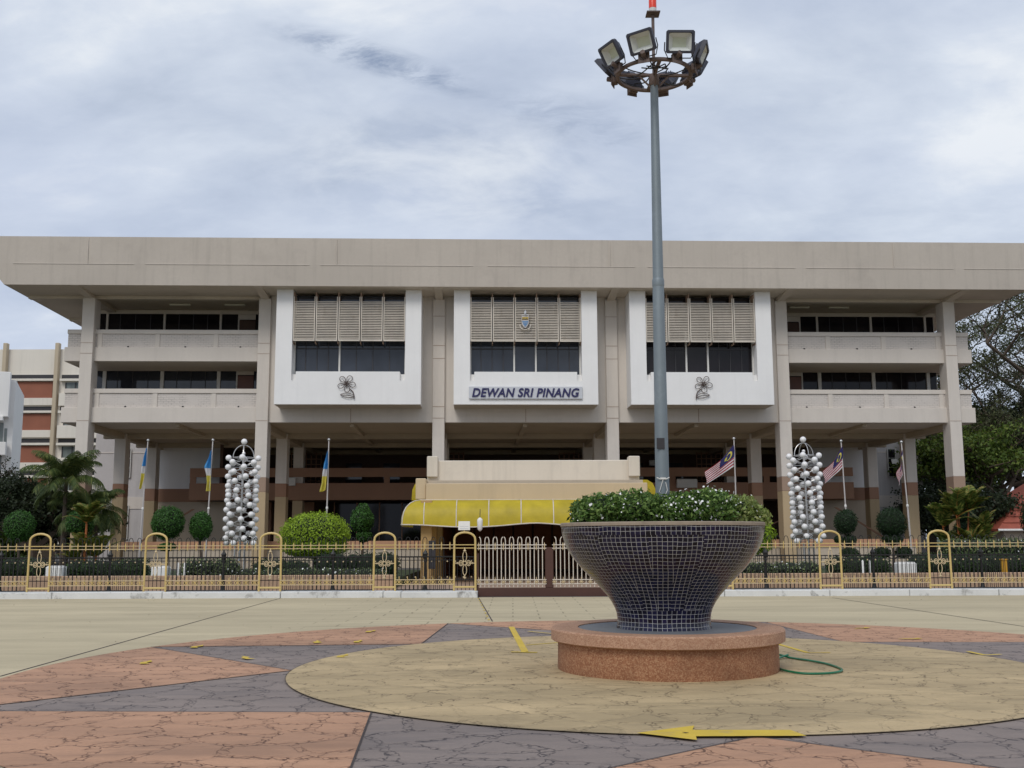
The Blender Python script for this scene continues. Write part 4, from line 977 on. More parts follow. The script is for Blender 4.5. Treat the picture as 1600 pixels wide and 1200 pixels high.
# ------------------------------------------------------------------ kerb and boundary fence
def kerb(x0, x1, seed):
    m = MB(); rs = random.Random(seed); x = x0
    while x < x1 - .05:
        L = min(rs.uniform(2.2, 3.4), x1 - x); dy = rs.uniform(-.012, .012)
        m.bbox(x + .008, x + L - .008, 30.20 + dy, 30.86, -.03, .175 + rs.uniform(-.006, .006), .018); x += L
    return tag(m.build('kerb', 'kerb'), kind='structure')
kerb(-26, -3.1, 1); kerb(3.4, 26, 3)
m = MB(); m.bbox(-3.09, -0.98, 30.10, 30.86, -.03, .165, .018); tag(m.build('kerb', 'kerb'), kind='structure')
FY = 30.52
def arch_frame(parent, x):
    a = MB(); w_ = .295; zt = 1.58
    pts = [(-w_ - .01, 0, .17), (-w_, 0, zt - .0)] ; 
    for q in np.linspace(PI, 0, 11)[0:]: pts.append((w_ * math.cos(q), 0, zt + .02 + .19 * math.sin(q)))
    pts += [(w_, 0, zt), (w_ + .01, 0, .17)]
    pts2 = [pts[0], pts[1]] + pts[3:-3] + [pts[-2], pts[-1]]
    a.tube(pts2, .030, 8)
    a.tube([(-w_, 0, .27), (w_, 0, .27)], .028, 6); a.tube([(-w_, 0, 1.35), (w_, 0, 1.35)], .013, 5); a.tube([(-w_, 0, 1.44), (w_, 0, 1.44)], .013, 5)
    f_ = a.build('arch_frame', 'cream', parent, True); f_.location = (x, 0, 0)
    o = MB(); zc_ = .93
    def loop(cx_, cz_, rx, rz, n=12): o.tube([(cx_ + rx * math.cos(q), -.01, cz_ + rz * math.sin(q)) for q in np.linspace(0, 2 * PI, n, endpoint=False)], .011, 5, True)
    loop(0, zc_ + .19, .055, .145); loop(0, zc_ - .19, .055, .145)
    loop(0, zc_, .05, .05); 
    for sx_ in (-1, 1): loop(sx_ * .105, zc_, .06, .072); loop(sx_ * .105, zc_, .035, .03); o.tube([(sx_ * .16, -.01, zc_), (sx_ * .285, -.01, zc_)], .012, 5); o.lathe([(.001, -.03), (.028, 0), (.001, .03)], 6, (sx_ * .21, -.01, zc_))
    o.tube([(0, -.01, zc_ - .33), (0, -.01, .50)], .010, 5); o.lathe([(.001, -.07), (.05, -.02), (.012, 0), (.02, .03), (.001, .07)], 6, (0, -.01, zc_ - .38)); o.lathe([(.05, -.01), (.02, .02), (.025, .03), (.001, .10)], 6, (0, -.01, zc_ + .35))
    oo = o.build('ornament', 'creamw', f_, True)
    return f_
def rails(parent, x0, x1, scroll=True):
    m = MB()
    for z, r_ in ((1.44, .010), (1.35, .010), (.475, .012), (.345, .012)): m.tube([(x0, -.03, z), (x1, -.03, z)], r_, 5)
    m.build('rail', 'creamw', parent, True)
    s = MB(); n = max(1, round((x1 - x0) / .232)); p = (x1 - x0) / n
    for i in range(n):
        x = x0 + p * (i + .5)
        s.lathe([(.001, -.10), (.015, -.07), (.015, .05), (.019, .07), (.001, .14)], 5, (x, -.03, 1.395))
        s.lathe([(.001, 0), (.014, .03), (.001, .10)], 5, (x, -.03, .475))
        for k in (-1, 1):
            s.tube([(x, -.03, .41), (x + k * p * .22, -.03, .45), (x + k * p * .38, -.03, .41), (x + k * p * .22, -.03, .365), (x, -.03, .41)], .011, 4)
        s.tube([(x, -.03, .345), (x, -.03, .475)], .010, 4)
    s.build('spear_finial', 'cream', parent, True)
def pickets(parent, x0, x1):
    m = MB(); p = .238; n = int((x1 - x0) / p)
    for i in range(n):
        x = x0 + p * (i + .5); h = .060
        m.tube([(x - h, 0, .19), (x - h, 0, 1.58), (x - h * .6, 0, 1.645), (x, 0, 1.665), (x + h * .6, 0, 1.645), (x + h, 0, 1.58), (x + h, 0, .19)], .0095, 4)
    m.tube([(x0, 0, .20), (x1, 0, .20)], .016, 5); m.tube([(x0, 0, 1.12), (x1, 0, 1.12)], .012, 5)
    m.build('pickets', 'black', parent, True)
def fence(x0, x1, arches, label):
    f_ = tag(empty('boundary_fence', ((x0 + x1) / 2, FY, 0)), label, 'fence', 'ornamental fences on the white kerb')
    c = (x0 + x1) / 2; xs = sorted(arches)
    for a in xs: arch_frame(f_, a - c)
    prev = x0
    for a in xs + [None]:
        e = (a - .30) if a is not None else x1
        if e - prev > .4: rails(f_, prev - c, e - c); pickets(f_, prev - c, e - c)
        prev = (a + .30) if a is not None else x1
    return f_
fence(-20.2, -1.03, [-19.75, -16.55, -13.34, -10.06, -6.83, -3.61, -1.35], 'gold and black railing fence left of the gate, with arched gold frames')
fence(3.2, 20.2, [3.5, 5.88, 8.95, 12.03, 15.12, 18.2], 'gold and black railing fence right of the big bowl, with arched gold frames')
# low rear railing with white dots and lantern-topped black posts
def railing(x0, x1, posts, label):
    f_ = tag(empty('garden_railing', ((x0 + x1) / 2, 32.0, 0)), label, 'railing', 'low black railings in front of the garden')
    c = (x0 + x1) / 2
    m = MB(); n = int((x1 - x0) / .235); p = (x1 - x0) / n
    for i in range(2 * n): m.tube([(x0 - c + p * (i + .5) / 2, 0, .05), (x0 - c + p * (i + .5) / 2, 0, 1.08)], .0095, 4)
    m.tube([(x0 - c, 0, 1.08), (x1 - c, 0, 1.08)], .017, 5); m.tube([(x0 - c, 0, .99), (x1 - c, 0, .99)], .011, 5); m.tube([(x0 - c, 0, .42), (x1 - c, 0, .42)], .013, 5)
    m.build('bars', 'black', f_, True)
    m = MB()
    for i in range(n): m.ball((x0 - c + p * (i + .5), -.03, .955), .024, 6, 4); m.ball((x0 - c + p * (i + .5), -.03, .50), .022, 6, 4)
    m.build('white_studs', 'creamw', f_, True)
    for x in posts:
        m = MB(); m.lathe([(.10, 0), (.10, .08), (.065, .16), (.045, .3), (.035, .9), (.05, .95), (.035, 1.0)], 8, (x - c, -.04, .02)); m.lathe([(.03, 1.0), (.06, 1.04), (.075, 1.16), (.085, 1.18), (.03, 1.26), (.001, 1.34)], 6, (x - c, -.04, 0)); m.build('post', 'black', f_, True)
railing(-20, -1.1, (-18.4, -15.1, -11.88, -8.53, -5.30, -2.58), 'low black railing with pale studs behind the left fence')
railing(3.3, 20, (4.3, 7.46, 10.63, 13.82, 17.0), 'low black railing with pale studs behind the right fence')
# gate
gt = tag(empty('sliding_gate', (0.9, FY + .12, 0)), 'dark maroon sliding gate with pale curled pickets below the awning', 'gate')
m = MB()
m.box(-1.92, 2.4, -.04, .04, .0, .24); m.box(-1.92, -1.86, -.03, .03, .24, 1.2)
m.build('gate_frame', 'maroon', gt)
m = MB(); m.bbox(0.02, .25, -.05, .05, .24, 1.36, .01); m.build('gate_stile', 'maroon', gt)
def gpanel(x0, x1):
    m = MB(); n = int(round((x1 - x0) / .1165)); p = (x1 - x0) / n
    for i in range(n):
        x = x0 + p * (i + .5); d = (1 if i % 2 else -1) * p * .42
        m.tube([(x, -.05, .26), (x, -.05, 1.56), (x + d * .25, -.05, 1.62), (x + d * .9, -.05, 1.66)], .0135, 5)
    for z in (1.43, 1.335, .46, .345): m.tube([(x0 - .05, -.07, z), (x1 + .05, -.07, z)], .013, 5)
    m.build('picket_panel', 'gate', gt, True)
    s = MB(); n = n // 2
    for i in range(n + 1):
        x = x0 + (x1 - x0) * i / n
        s.lathe([(.001, -.10), (.016, -.07), (.016, .05), (.02, .07), (.001, .13)], 5, (x, -.07, 1.38)); s.lathe([(.001, 0), (.014, .03), (.001, .09)], 5, (x, -.07, .46))
        for k in range(3): a = k * PI / 3; s.tube([(x - .06 * math.cos(a), -.08, .40 - .05 * math.sin(a)), (x + .06 * math.cos(a), -.08, .40 + .05 * math.sin(a))], .011, 4)
    s.build('spear_finial', 'creamw', gt, True)
gpanel(-1.86 + .0, 0.0); gpanel(.27, 2.3)
nb = tag(empty('notice_box', (-1.37, FY - .01, 1.83)), 'small white notice plate standing on the arch by the gate', 'sign')
m = MB(); m.bbox(-.165, .165, -.02, .02, .02, .27, .006); m.build('plate', 'offwhite', nb); m = MB(); m.tube([(0, 0, -.06), (0, 0, .05)], .012, 5); m.build('peg', 'cream', nb)
m = MB(); m.box(-.12, .12, -.024, -.021, .06, .075); m.box(-.12, .12, -.024, -.021, .12, .13); m.build('rule_line', 'signboard', nb)

# ------------------------------------------------------------------ garden
g = MB(); g.box(-30, -3.9, 34.3, 47, -.1, .30); g.box(5.6, 30, 34.3, 47, -.1, .30); tag(g.build('lawn', 'grass'), kind='structure')
for x0_, x1_, lb in ((-24, -3.75, 'low peach garden wall behind the left fence'), (5.4, 24, 'low peach garden wall behind the right fence')):
    m = MB(); m.bbox(x0_, x1_, 34.0, 34.25, -.02, .50, .02); o = m.build('garden_wall', 'lowwall'); tag(o, lb, 'wall')
def hedge(x0, x1, y, z0_, z1_, n, mat, label, size=.07, flowers=0, seed=1, dy=.5):
    t = tag(empty('hedge', ((x0 + x1) / 2, y, z0_)), label, 'hedge', 'hedges behind the railings')
    rs = random.Random(seed); bl = []; x = x0; c = (x0 + x1) / 2
    while x < x1:
        r_ = rs.uniform(.35, .5); bl.append((min(x + r_ * .8, x1 - .2) - c, rs.uniform(-.12, .12), (z1_ - z0_) * .5, r_, dy, (z1_ - z0_) * rs.uniform(.48, .56))); x += r_ * 1.15
    leafobj('foliage', leaves(bl, n, size, seed, .4, .55, .7, 5), mat, t)
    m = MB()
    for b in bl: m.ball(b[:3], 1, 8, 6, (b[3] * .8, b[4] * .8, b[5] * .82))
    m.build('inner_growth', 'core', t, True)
    if flowers: leafobj('blossoms', leaves([(b[0], b[1], b[2], b[3] * 1.03, b[4] * 1.03, b[5] * 1.03) for b in bl], flowers, .06, seed + 9, .05, .9, .9), 'petal', t)
hedge(-20.5, -15.6, 36, .28, 1.10, 7000, 'leaf_hedge', 'dark clipped hedge at the far left behind the railing', seed=2)
hedge(-14.8, -12.2, 36, .28, 1.00, 5000, 'leaf_hedge', 'dark hedge between the two white boxes on the left', seed=3)
hedge(-10.9, -9.2, 36, .28, 1.02, 3500, 'leaf_pale', 'short pale variegated hedge behind the left fence', .07, 60, 4)
hedge(-8.8, -7.0, 36.6, .28, .95, 2600, 'leaf_hedge', 'short dark hedge below the left globe tower', seed=5)
hedge(-7.0, -4.2, 38.5, .28, 1.16, 5000, 'leaf_topd', 'dark hedge under the lime green dome', seed=6)
hedge(-9.3, -4.4, 36.2, .28, .66, 4200, 'leaf_pale', 'low pale flowering border under the lime green dome', .06, 160, 7, .4)
hedge(6.2, 10.3, 36.6, .28, .82, 4200, 'leaf_pale', 'low pale border right of the mosaic bowl', .07, 90, 8)
hedge(10.4, 12.3, 36, .28, 1.05, 3500, 'leaf_hedge', 'dark hedge beneath the right globe tower', seed=9)
hedge(13.1, 20.8, 36, .28, 1.10, 11000, 'leaf_hedge', 'long dark hedge at the right end behind the railing', seed=10)
hedge(15.2, 19.0, 38.5, .9, 1.55, 3500, 'leaf_pale', 'pale yellow-green bush row above the right hedge', .09, 60, 11)
for x, y, w_, h_, lb in ((-14.9, 35.4, .54, .48, 'white concrete block at the far left behind the railing'), (-11.48, 35.4, .52, .46, 'white concrete block between the dark and pale hedges'), (12.78, 35.3, .60, .50, 'white concrete block behind the right railing')):
    t = tag(empty('concrete_block', (x, y, .28)), lb, 'block', 'white blocks in the garden'); m = MB(); m.bbox(-w_ / 2, w_ / 2, -.2, .2, 0, h_, .02); m.build('block_body', 'offwhite', t); m = MB(); m.bbox(-w_ / 2 + .04, w_ / 2 - .04, -.16, .16, h_, h_ + .03, .008); m.build('block_lid', 'offwhite', t)
for x, lb in ((-10.9, 'left fence'), (-10.68, 'left fence'), (11.0 + .4, 'right fence'), (11.62, 'right fence')):
    m = MB(); m.tube([(0, 0, 0), (0, 0, .56), (0, 0, .60)], [.035, .035, .012], 8); o = m.build('marker_post', 'offwhite', None, True); o.location = (x, 35.3, .28)
    tag(o, 'thin white marker post, one of a pair behind the ' + lb, 'post', 'white marker posts ' + lb)
m = MB(); m.bbox(-.08, .08, -.08, .08, 0, .58, .015); m.box(-.1, .1, -.1, .1, .58, .62); o = m.build('amber_post', 'yellowpost'); o.location = (15.95, 35.2, .28); tag(o, 'amber square bollard behind the fence at the far right', 'bollard')

def topiary(loc, blobs, mat, label, n=5000, size=.065, trunk=.05, seed=1, group='clipped topiary shrubs', clump=2.5):
    t = tag(empty('topiary', loc), label, 'topiary', group)
    cr = leafobj('crown', leaves(blobs, n, size, seed, .16, .6, .8, clump), mat, t)
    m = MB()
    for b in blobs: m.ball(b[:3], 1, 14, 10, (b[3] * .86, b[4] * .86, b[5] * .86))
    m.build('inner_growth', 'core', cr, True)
    zt = max(b[2] for b in blobs); m = MB(); m.tube([(0, 0, 0), (.03, 0, zt * .4), (-.02, 0, zt * .7), (blobs[0][0], 0, blobs[0][2])], [trunk * 1.3, trunk, trunk * .9, trunk * .7], 7)
    for b in blobs[1:]: m.tube([(0, 0, b[2] * .6), (b[0], b[1], b[2])], trunk * .6, 6)
    m.build('trunk', 'wood', t, True)
topiary((-19.2, 42, .3), [(0, 0, 1.87, .56, .56, .60)], 'leaf_top', 'round green topiary ball at the left edge by the orange roof', 5000, seed=1)
topiary((-17.25, 43, .3), [(0, 0, 2.0, .52, .5, .52), (.2, 0, 1.3, .4, .4, .3)], 'leaf_top', 'mid green topiary beside the palm with orange stems', 5000, .07, seed=2)
topiary((-13.42, 42, .3), [(0, 0, 1.98, .64, .62, .66), (.0, 0, 1.05, .34, .34, .16)], 'leaf_top', 'large egg-shaped green topiary, larger of the pair near the left flagpoles', 7000, seed=3)
topiary((-12.25, 42.4, .3), [(0, 0, 1.84, .43, .42, .58)], 'leaf_top', 'narrow egg-shaped topiary, smaller of the pair near the left flagpoles', 4500, seed=4)
topiary((-7.50, 41, .3), [(0, 0, 1.50, 1.30, 1.2, .84), (0.0, 0, 1.02, 1.22, 1.1, .42)], 'leaf_lime', 'wide lime green dome shrub left of the porch', 16000, .075, .08, 5)
topiary((-6.08, 43.5, .3), [(0, 0, 2.08, .46, .44, .52), (.03, 0, 2.4, .30, .3, .36), (.1, 0, 1.45, .30, .3, .25)], 'leaf_top', 'rough pointed green topiary rising behind the lime dome', 4500, .08, .05, 6, clump=4)
topiary((8.65, 41, .3), [(0, 0, 1.45, 1.2, 1.1, .82), (0, 0, 1.02, 1.1, 1.0, .42)], 'leaf_lime', 'lime green dome shrub half hidden behind the mosaic bowl', 12000, .075, .08, 7)
topiary((12.98, 42, .3), [(0, 0, 1.90, .44, .42, .50), (.12, 0, 1.20, .28, .28, .22), (-.30, 0, 1.23, .18, .2, .16), (.10, 0, .72, .38, .36, .20)], 'leaf_topd', 'small dark tiered topiary beside the middle right flagpole', 5500, .055, .04, 8)
topiary((14.76, 42, .3), [(0, 0, 1.87, .57, .55, .58), (0, 0, 1.22, .40, .38, .22), (-.42, 0, .72, .34, .3, .22), (.42, 0, .74, .34, .3, .24)], 'leaf_topd', 'large dark tiered topiary ball near the right corner columns', 8000, .055, .05, 9)
topiary((18.05, 43, .3), [(0, 0, 2.3, .36, .4, .66), (.05, 0, 1.6, .5, .45, .4)], 'leaf_topd', 'dark egg-shaped topiary behind the right palm clump', 5500, .06, .05, 10)
topiary((20.35, 42, .3), [(0, 0, 2.0, .50, .5, .78), (0, 0, 1.2, .45, .4, .3)], 'leaf_topd', 'tall dark topiary cut off by the right edge, before the red roof', 6000, .06, .05, 11)

# globe towers
def globe_tower(loc, twist, ph, label, tilt=0.0):
    t = tag(empty('globe_tower', loc), label, 'light sculpture', 'towers of white globes')
    t.rotation_euler = (0, tilt, 0)
    m = MB(); m.tube([(0, 0, 0), (0, 0, 4.95)], .045, 8); m.lathe([(.20, 0), (.20, .06), (.07, .10)], 12); m.tube([(-.2, 0, .05), (-.2, 0, 1.35)], .04, 6); m.tube([(.2, 0, .05), (.2, 0, 1.35)], .04, 6)
    m.build('pole', 'steel', t, True)
    g0 = None; m = MB(); RR_, z_lo, n_lv = .595, 1.42, 9
    dz = 0.385
    pos = {}
    for lv in range(n_lv * 2 - 0):
        if lv > 17: break
        z = z_lo + lv * dz / 2
        for k in range(4):
            a = ph + k * PI / 2 + (PI / 4 if lv % 2 else 0) - twist * lv * .5
            pos[lv, k] = Vector((RR_ * math.cos(a), RR_ * math.sin(a), z))
    # eight strands: even levels at 0,45.. each ring carries four front/back globes plus four mid ones
    pos = {}
    for lv in range(10):
        for k in range(8):
            half = (k % 2) * .5
            if lv + half > 9.01: continue
            a = ph + k * PI / 4 - twist * (lv + half)
            pos[lv, k] = Vector((RR_ * math.cos(a), RR_ * math.sin(a), z_lo + (lv + half) * dz))
    for (lv, k), p in pos.items():
        q = MB(); q.ball((0, 0, 0), .125, 14, 10)
        if g0 is None: g0 = q.build('globe', 'globe', t, True); g = g0
        else: g = g0.copy(); COL.objects.link(g); g.parent = t
        g.location = p
        for kk in ((k + 1) % 8, (k - 1) % 8):
            for l2 in ((lv, lv - 1) if k % 2 == 0 else (lv, lv + 1)):
                if (l2, kk) in pos and k % 2 == 0:
                    b = pos[l2, kk]; mid = (p + b) / 2; mid = Vector((mid.x * .78, mid.y * .78, mid.z)); m.tube([p, mid, b], .014, 4)
        if lv % 2 == 0 and k % 2 == 0: m.tube([Vector((0, 0, p.z)), p], .012, 4)
    m.build('lattice_rods', 'steel', t, True)
    m = MB(); zt = z_lo + 9 * dz + .02
    for a in (0.2, 0.2 + PI / 2):
        m.tube([(.42 * math.cos(q) * math.cos(a), .42 * math.cos(q) * math.sin(a), zt + .52 * math.sin(q)) for q in np.linspace(0, PI, 13)], .018, 5)
    m.tube([(.42 * math.cos(q), .42 * math.sin(q), zt) for q in np.linspace(0, 2 * PI, 20, endpoint=False)], .016, 5, True)
    m.build('top_hoops', 'steel', t, True)
    g = g0.copy(); COL.objects.link(g); g.parent = t; g.location = (0, 0, zt + .66)
    q = MB(); q.ball((0, 0, zt + .18), .07, 10, 8); q.build('inner_lamp', 'globe', t, True)
globe_tower((-11.12, 44, .05), R(7.6), R(-102), 'tower of white globes in front of the left column', R(0.6))
globe_tower((12.06, 44, .05), R(5.0), R(-64), 'tower of white globes in front of the right column', R(-0.6))

# flagpoles and flags
def flagpole(x, lean, label, ht=5.75):
    t = tag(empty('flagpole', (x, 45, 0)), label, 'flagpole', 'white flagpoles before the hall')
    m = MB(); m.tube([(0, 0, 0), (lean * .45, 0, 2.9)], [.045, .036], 8); m.tube([(lean * .45, 0, 2.9), (lean, 0, ht)], [.030, .022], 8); m.build('pole', 'polew', t, True)
    m = MB(); m.lathe([(.02, -.03), (.05, 0), (.05, .07), (.02, .1)], 8, (lean * .46, 0, 2.88)); m.build('sleeve', 'offwhite', t, True)
    m = MB(); m.ball((lean, 0, ht + .04), .06, 8, 6); m.build('finial', 'steel', t, True)
M['polew'] = paint('pole_paint', (0.52, 0.48, 0.46), 0.4, 0.1)
FP = [(-15.55, .17, 'flagpole nearest the left corner column', 5.74), (-12.78, .14, 'flagpole beside the narrow left topiary', 5.74), (-7.78, .04, 'flagpole behind the lime green dome', 5.74),
      (9.36, .0, 'flagpole just right of the mosaic bowl', 5.72), (13.98, -.10, 'flagpole beside the small tiered topiary', 5.6), (16.62, -.2, 'flagpole before the right corner columns', 5.55)]
for x, l_, lb, h_ in FP: flagpole(x, l_, lb, h_)
def striped_flag(x, z, pts, label, cols):
    """hanging penang tricolour: gathered cloth, pts give left/right outline per height"""
    t = tag(empty('state_flag', (x, 44.95, z)), label, 'flag', 'blue, white and yellow flags')
    n = 18; W_ = 7
    def cloth(a, b, nm, mat):
        m = MB(); vs = []
        for i in range(n + 1):
            tt = a + (b - a) * i / n; L_ = np.interp(tt, [p[0] for p in pts], [p[1] for p in pts]); Rr = np.interp(tt, [p[0] for p in pts], [p[2] for p in pts])
            for k in range(W_ + 1): f_ = k / W_; vs.append((L_ + (Rr - L_) * f_, .07 * math.sin(f_ * 9 + tt * 3.0), -tt * 1.72))
        m.add(vs, [(i * (W_ + 1) + k, i * (W_ + 1) + k + 1, (i + 1) * (W_ + 1) + k + 1, (i + 1) * (W_ + 1) + k) for i in range(n) for k in range(W_)]); m.build(nm, mat, t, True)
    for (a, b, nm, mt) in cols: cloth(a, b, nm, mt)
cs = [(0, .44, 'blue_stripe', 'f_blue'), (.44, .62, 'white_stripe', 'f_white'), (.62, 1, 'yellow_stripe', 'f_yellow')]
striped_flag(-15.40, 5.45, [(0, -.02, 0), (.2, -.12, 0), (.5, -.22, 0), (.75, -.22, -.04), (1, -.24, -.14)], 'limp blue, white and yellow flag nearest the left corner column', cs)
striped_flag(-12.67, 5.35, [(0, -.03, 0), (.18, -.12, .0), (.40, -.30, .0), (.6, -.20, .02), (.8, -.16, .04), (1, -.18, .03)], 'limp blue, white and yellow flag beside the left globe tower', cs)
striped_flag(-7.77, 5.30, [(0, -.02, 0), (.3, -.15, .02), (.55, -.22, .0), (.8, -.24, -.03), (.97, -.31, -.06), (1, -.31, -.20)], 'limp blue, white and yellow flag behind the lime green dome', cs)
def nat_flag(x, z, fw, fh, dx, dz, label, ripple=.05, squeeze=1.0):
    """flag with stripes, canton, crescent and star; swings down to the left of its pole. (dx,dz) vector of the fly edge"""
    t = tag(empty('national_flag', (x, 44.93, z)), label, 'flag', 'red and white striped flags with navy cantons')
    D = Vector((dx, 0, dz))
    def P(u_, v_, off=0.0):   # u along fly 0..1, v down the hoist 0..1
        sag = -.10 * math.sin(u_ * PI) * (1 - v_)
        h = fh * (1 - .42 * u_)
        return (D.x * u_ * squeeze + .03 * math.sin(v_ * 5 + u_ * 4), -off + ripple * math.sin(u_ * 9 + v_ * 2.5), D.z * u_ - v_ * h + sag)
    n = 12
    def patch(u0, u1, v0, v1, nm, mat, off=0):
        m = MB(); vs = [P(u0 + (u1 - u0) * i / n, v0 + (v1 - v0) * j / 2, off) for i in range(n + 1) for j in range(3)]
        m.add(vs, [(i * 3 + j, i * 3 + j + 1, (i + 1) * 3 + j + 1, (i + 1) * 3 + j) for i in range(n) for j in range(2)]); return m
    r_, w__ = MB(), MB()
    for k in range(14):
        q = patch(0, 1, k / 14, (k + 1) / 14, '', '')
        (r_ if k % 2 == 0 else w__).add(q.v, q.f)
    r_.build('red_stripes', 'f_red', t, True); w__.build('white_stripes', 'f_white', t, True)
    patch(0, .5, 0, .56, '', '', .012).build('canton', 'f_navy', t, True)
    def uvpoly(c, pts, off): m = MB(); m.add([P(c[0] + a, c[1] + b, off) for a, b in pts], [tuple(range(len(pts)))]); return m
    oc = [(-.12 * math.cos(q), .20 * math.sin(q)) for q in np.linspace(-2.3, 2.3, 13)]; ic = [(-.12 * math.cos(q) * .72 + .022, .20 * math.sin(q) * .75) for q in np.linspace(2.3, -2.3, 13)]
    m = MB(); pp = [P(.2 + a, .28 + b, .028) for a, b in oc] + [P(.2 + a, .28 + b, .028) for a, b in ic]
    m.add(pp, [(i, i + 1, 24 - i, 25 - i) for i in range(12)]); m.build('crescent', 'f_yellow', t)
    m = MB(); m.add([P(.31, .28, .03)] + [P(.31 + (.065 if k % 2 == 0 else .03) * math.cos(k * PI / 14), .28 + (.14 if k % 2 == 0 else .065) * math.sin(k * PI / 14), .03) for k in range(28)], [(0, 1 + k, 1 + (k + 1) % 28) for k in range(28)]); m.build('star', 'f_yellow', t)
nat_flag(9.33, 5.50, 1, .92, -1.22, -1.12, 'striped flag blown furthest out, just right of the mosaic bowl')
nat_flag(13.90, 5.42, 1, .90, -.84, -1.05, 'striped flag partly unfurled beside the right globe tower', .06)
nat_flag(16.42, 5.25, 1, .9, -.28, -1.0, 'nearly limp striped flag before the right corner columns', .10)

# ------------------------------------------------------------------ palms
def frond(m, base, az, el, L, droop, lw, nl=22, fold=.5, mat_idx=0, rib=None):
    p = Vector(base); az_, el_ = az, el; seg = 12; pts = [p.copy()]; dirs = []
    for i in range(seg):
        d = Vector((math.cos(az_) * math.cos(el_), math.sin(az_) * math.cos(el_), math.sin(el_))); dirs.append(d); p = p + d * L / seg; pts.append(p.copy()); el_ -= droop / seg * (0.4 + 1.2 * i / seg)
    if rib is not None: rib.tube(pts, [max(.004, .018 * (1 - i / (seg + 1)) * L / 2) for i in range(seg + 1)], 4)
    for i in range(nl):
        t = .15 + .85 * i / nl; k = min(seg - 1, int(t * seg)); f_ = t * seg - k
        b = pts[k].lerp(pts[k + 1], f_); d = dirs[k]; side = d.cross(Vector((0, 0, 1)))
        if side.length < .05: side = Vector((1, 0, 0))
        side.normalize(); upv = side.cross(d)
        ll = L * .30 * math.sin(PI * (0.12 + .86 * t)) ** .6
        for s_ in (-1, 1):
            o = (side * s_ * .85 + d * .6 - upv * -.05 - Vector((0, 0, fold * .5))).normalized()
            w_ = d * lw * .5; tip = b + o * ll + Vector((0, 0, -ll * .25 * fold))
            mid = b + o * ll * .5 + Vector((0, 0, .0))
            m.add([b - w_, mid - w_ * 1.1, tip, mid + w_ * 1.1, b + w_], [(0, 1, 2, 3, 4)])
def palm(loc, stems, label, mat, tr, name='palm_tree', seed=1, cat='palm', el=(15, 85), lw=.045, fold=.5):
    t = tag(empty(name, loc), label, cat); rs = random.Random(seed)
    m = MB(); m.raw = True; tk = MB(); rb_ = MB()
    for (dx, dy, h, nf, L, droop, r_) in stems:
        tk.tube([(dx * .3, dy * .3, 0), (dx * .7, dy * .7, h * .5), (dx, dy, h)], [r_ * 1.2, r_, r_ * .8], 8)
        for i in range(nf):
            frond(m, (dx, dy, h), i * 2.4 + rs.uniform(-.3, .3), R(rs.uniform(*el)) if i % 3 else R(75), L * rs.uniform(.8, 1.1), droop * rs.uniform(.8, 1.2), lw * L / 1.2, fold=fold, rib=rb_)
    m.build('crown', mat, t); tk.build('trunk', tr, t, True); rb_.build('frond_ribs', 'trunkorange' if tr == 'trunkorange' else 'leaf_palm', t, True)
palm((-16.65, 42, .3), [(.05, 0, 1.95, 20, 1.0, 1.2, .05), (-.15, .2, .9, 10, .9, 1.2, .04), (.45, .1, .6, 12, 1.1, 1.0, .04), (-.3, -.1, .5, 9, .9, 1.0, .04)], 'young palm with an orange stem in front of the left corner column', 'leaf_palml', 'trunkorange', seed=3, el=(35, 85), lw=.075, fold=.3)
palm((17.1, 41, .55), [(-.2, 0, 1.8, 18, 1.15, .8, .035), (.35, .2, 2.0, 18, 1.1, .9, .035), (-.7, .1, 1.4, 14, 1.1, 1.0, .035), (.2, -.2, .6, 14, 1.0, .9, .035), (.0, .3, 1.9, 14, 1.0, .9, .035), (-.5, .2, .5, 12, 1.0, .8, .035), (.7, .1, .8, 12, 1.0, .9, .035), (.9, .3, 1.3, 10, .9, 1.0, .03)], 'bushy palm clump with orange stems at the right corner', 'leaf_palmm', 'trunkorange', seed=5, el=(35, 88), lw=.09, fold=.25)
palm((-22.9, 55, 0), [(0, 0, 4.6, 34, 2.4, 2.0, .12), (.8, .5, 3.0, 24, 2.1, 2.2, .10)], 'tall dark feathery palm behind the left corner column', 'leaf_palm', 'wood', seed=8, el=(-20, 80), lw=.030, fold=1.1)
palm((-22.0, 57, 0), [(0, 0, 3.2, 28, 2.0, 2.0, .10)], 'shorter dark palm between the left corner column and its neighbour', 'leaf_palm', 'wood', seed=9, el=(-20, 80), lw=.030, fold=1.1)

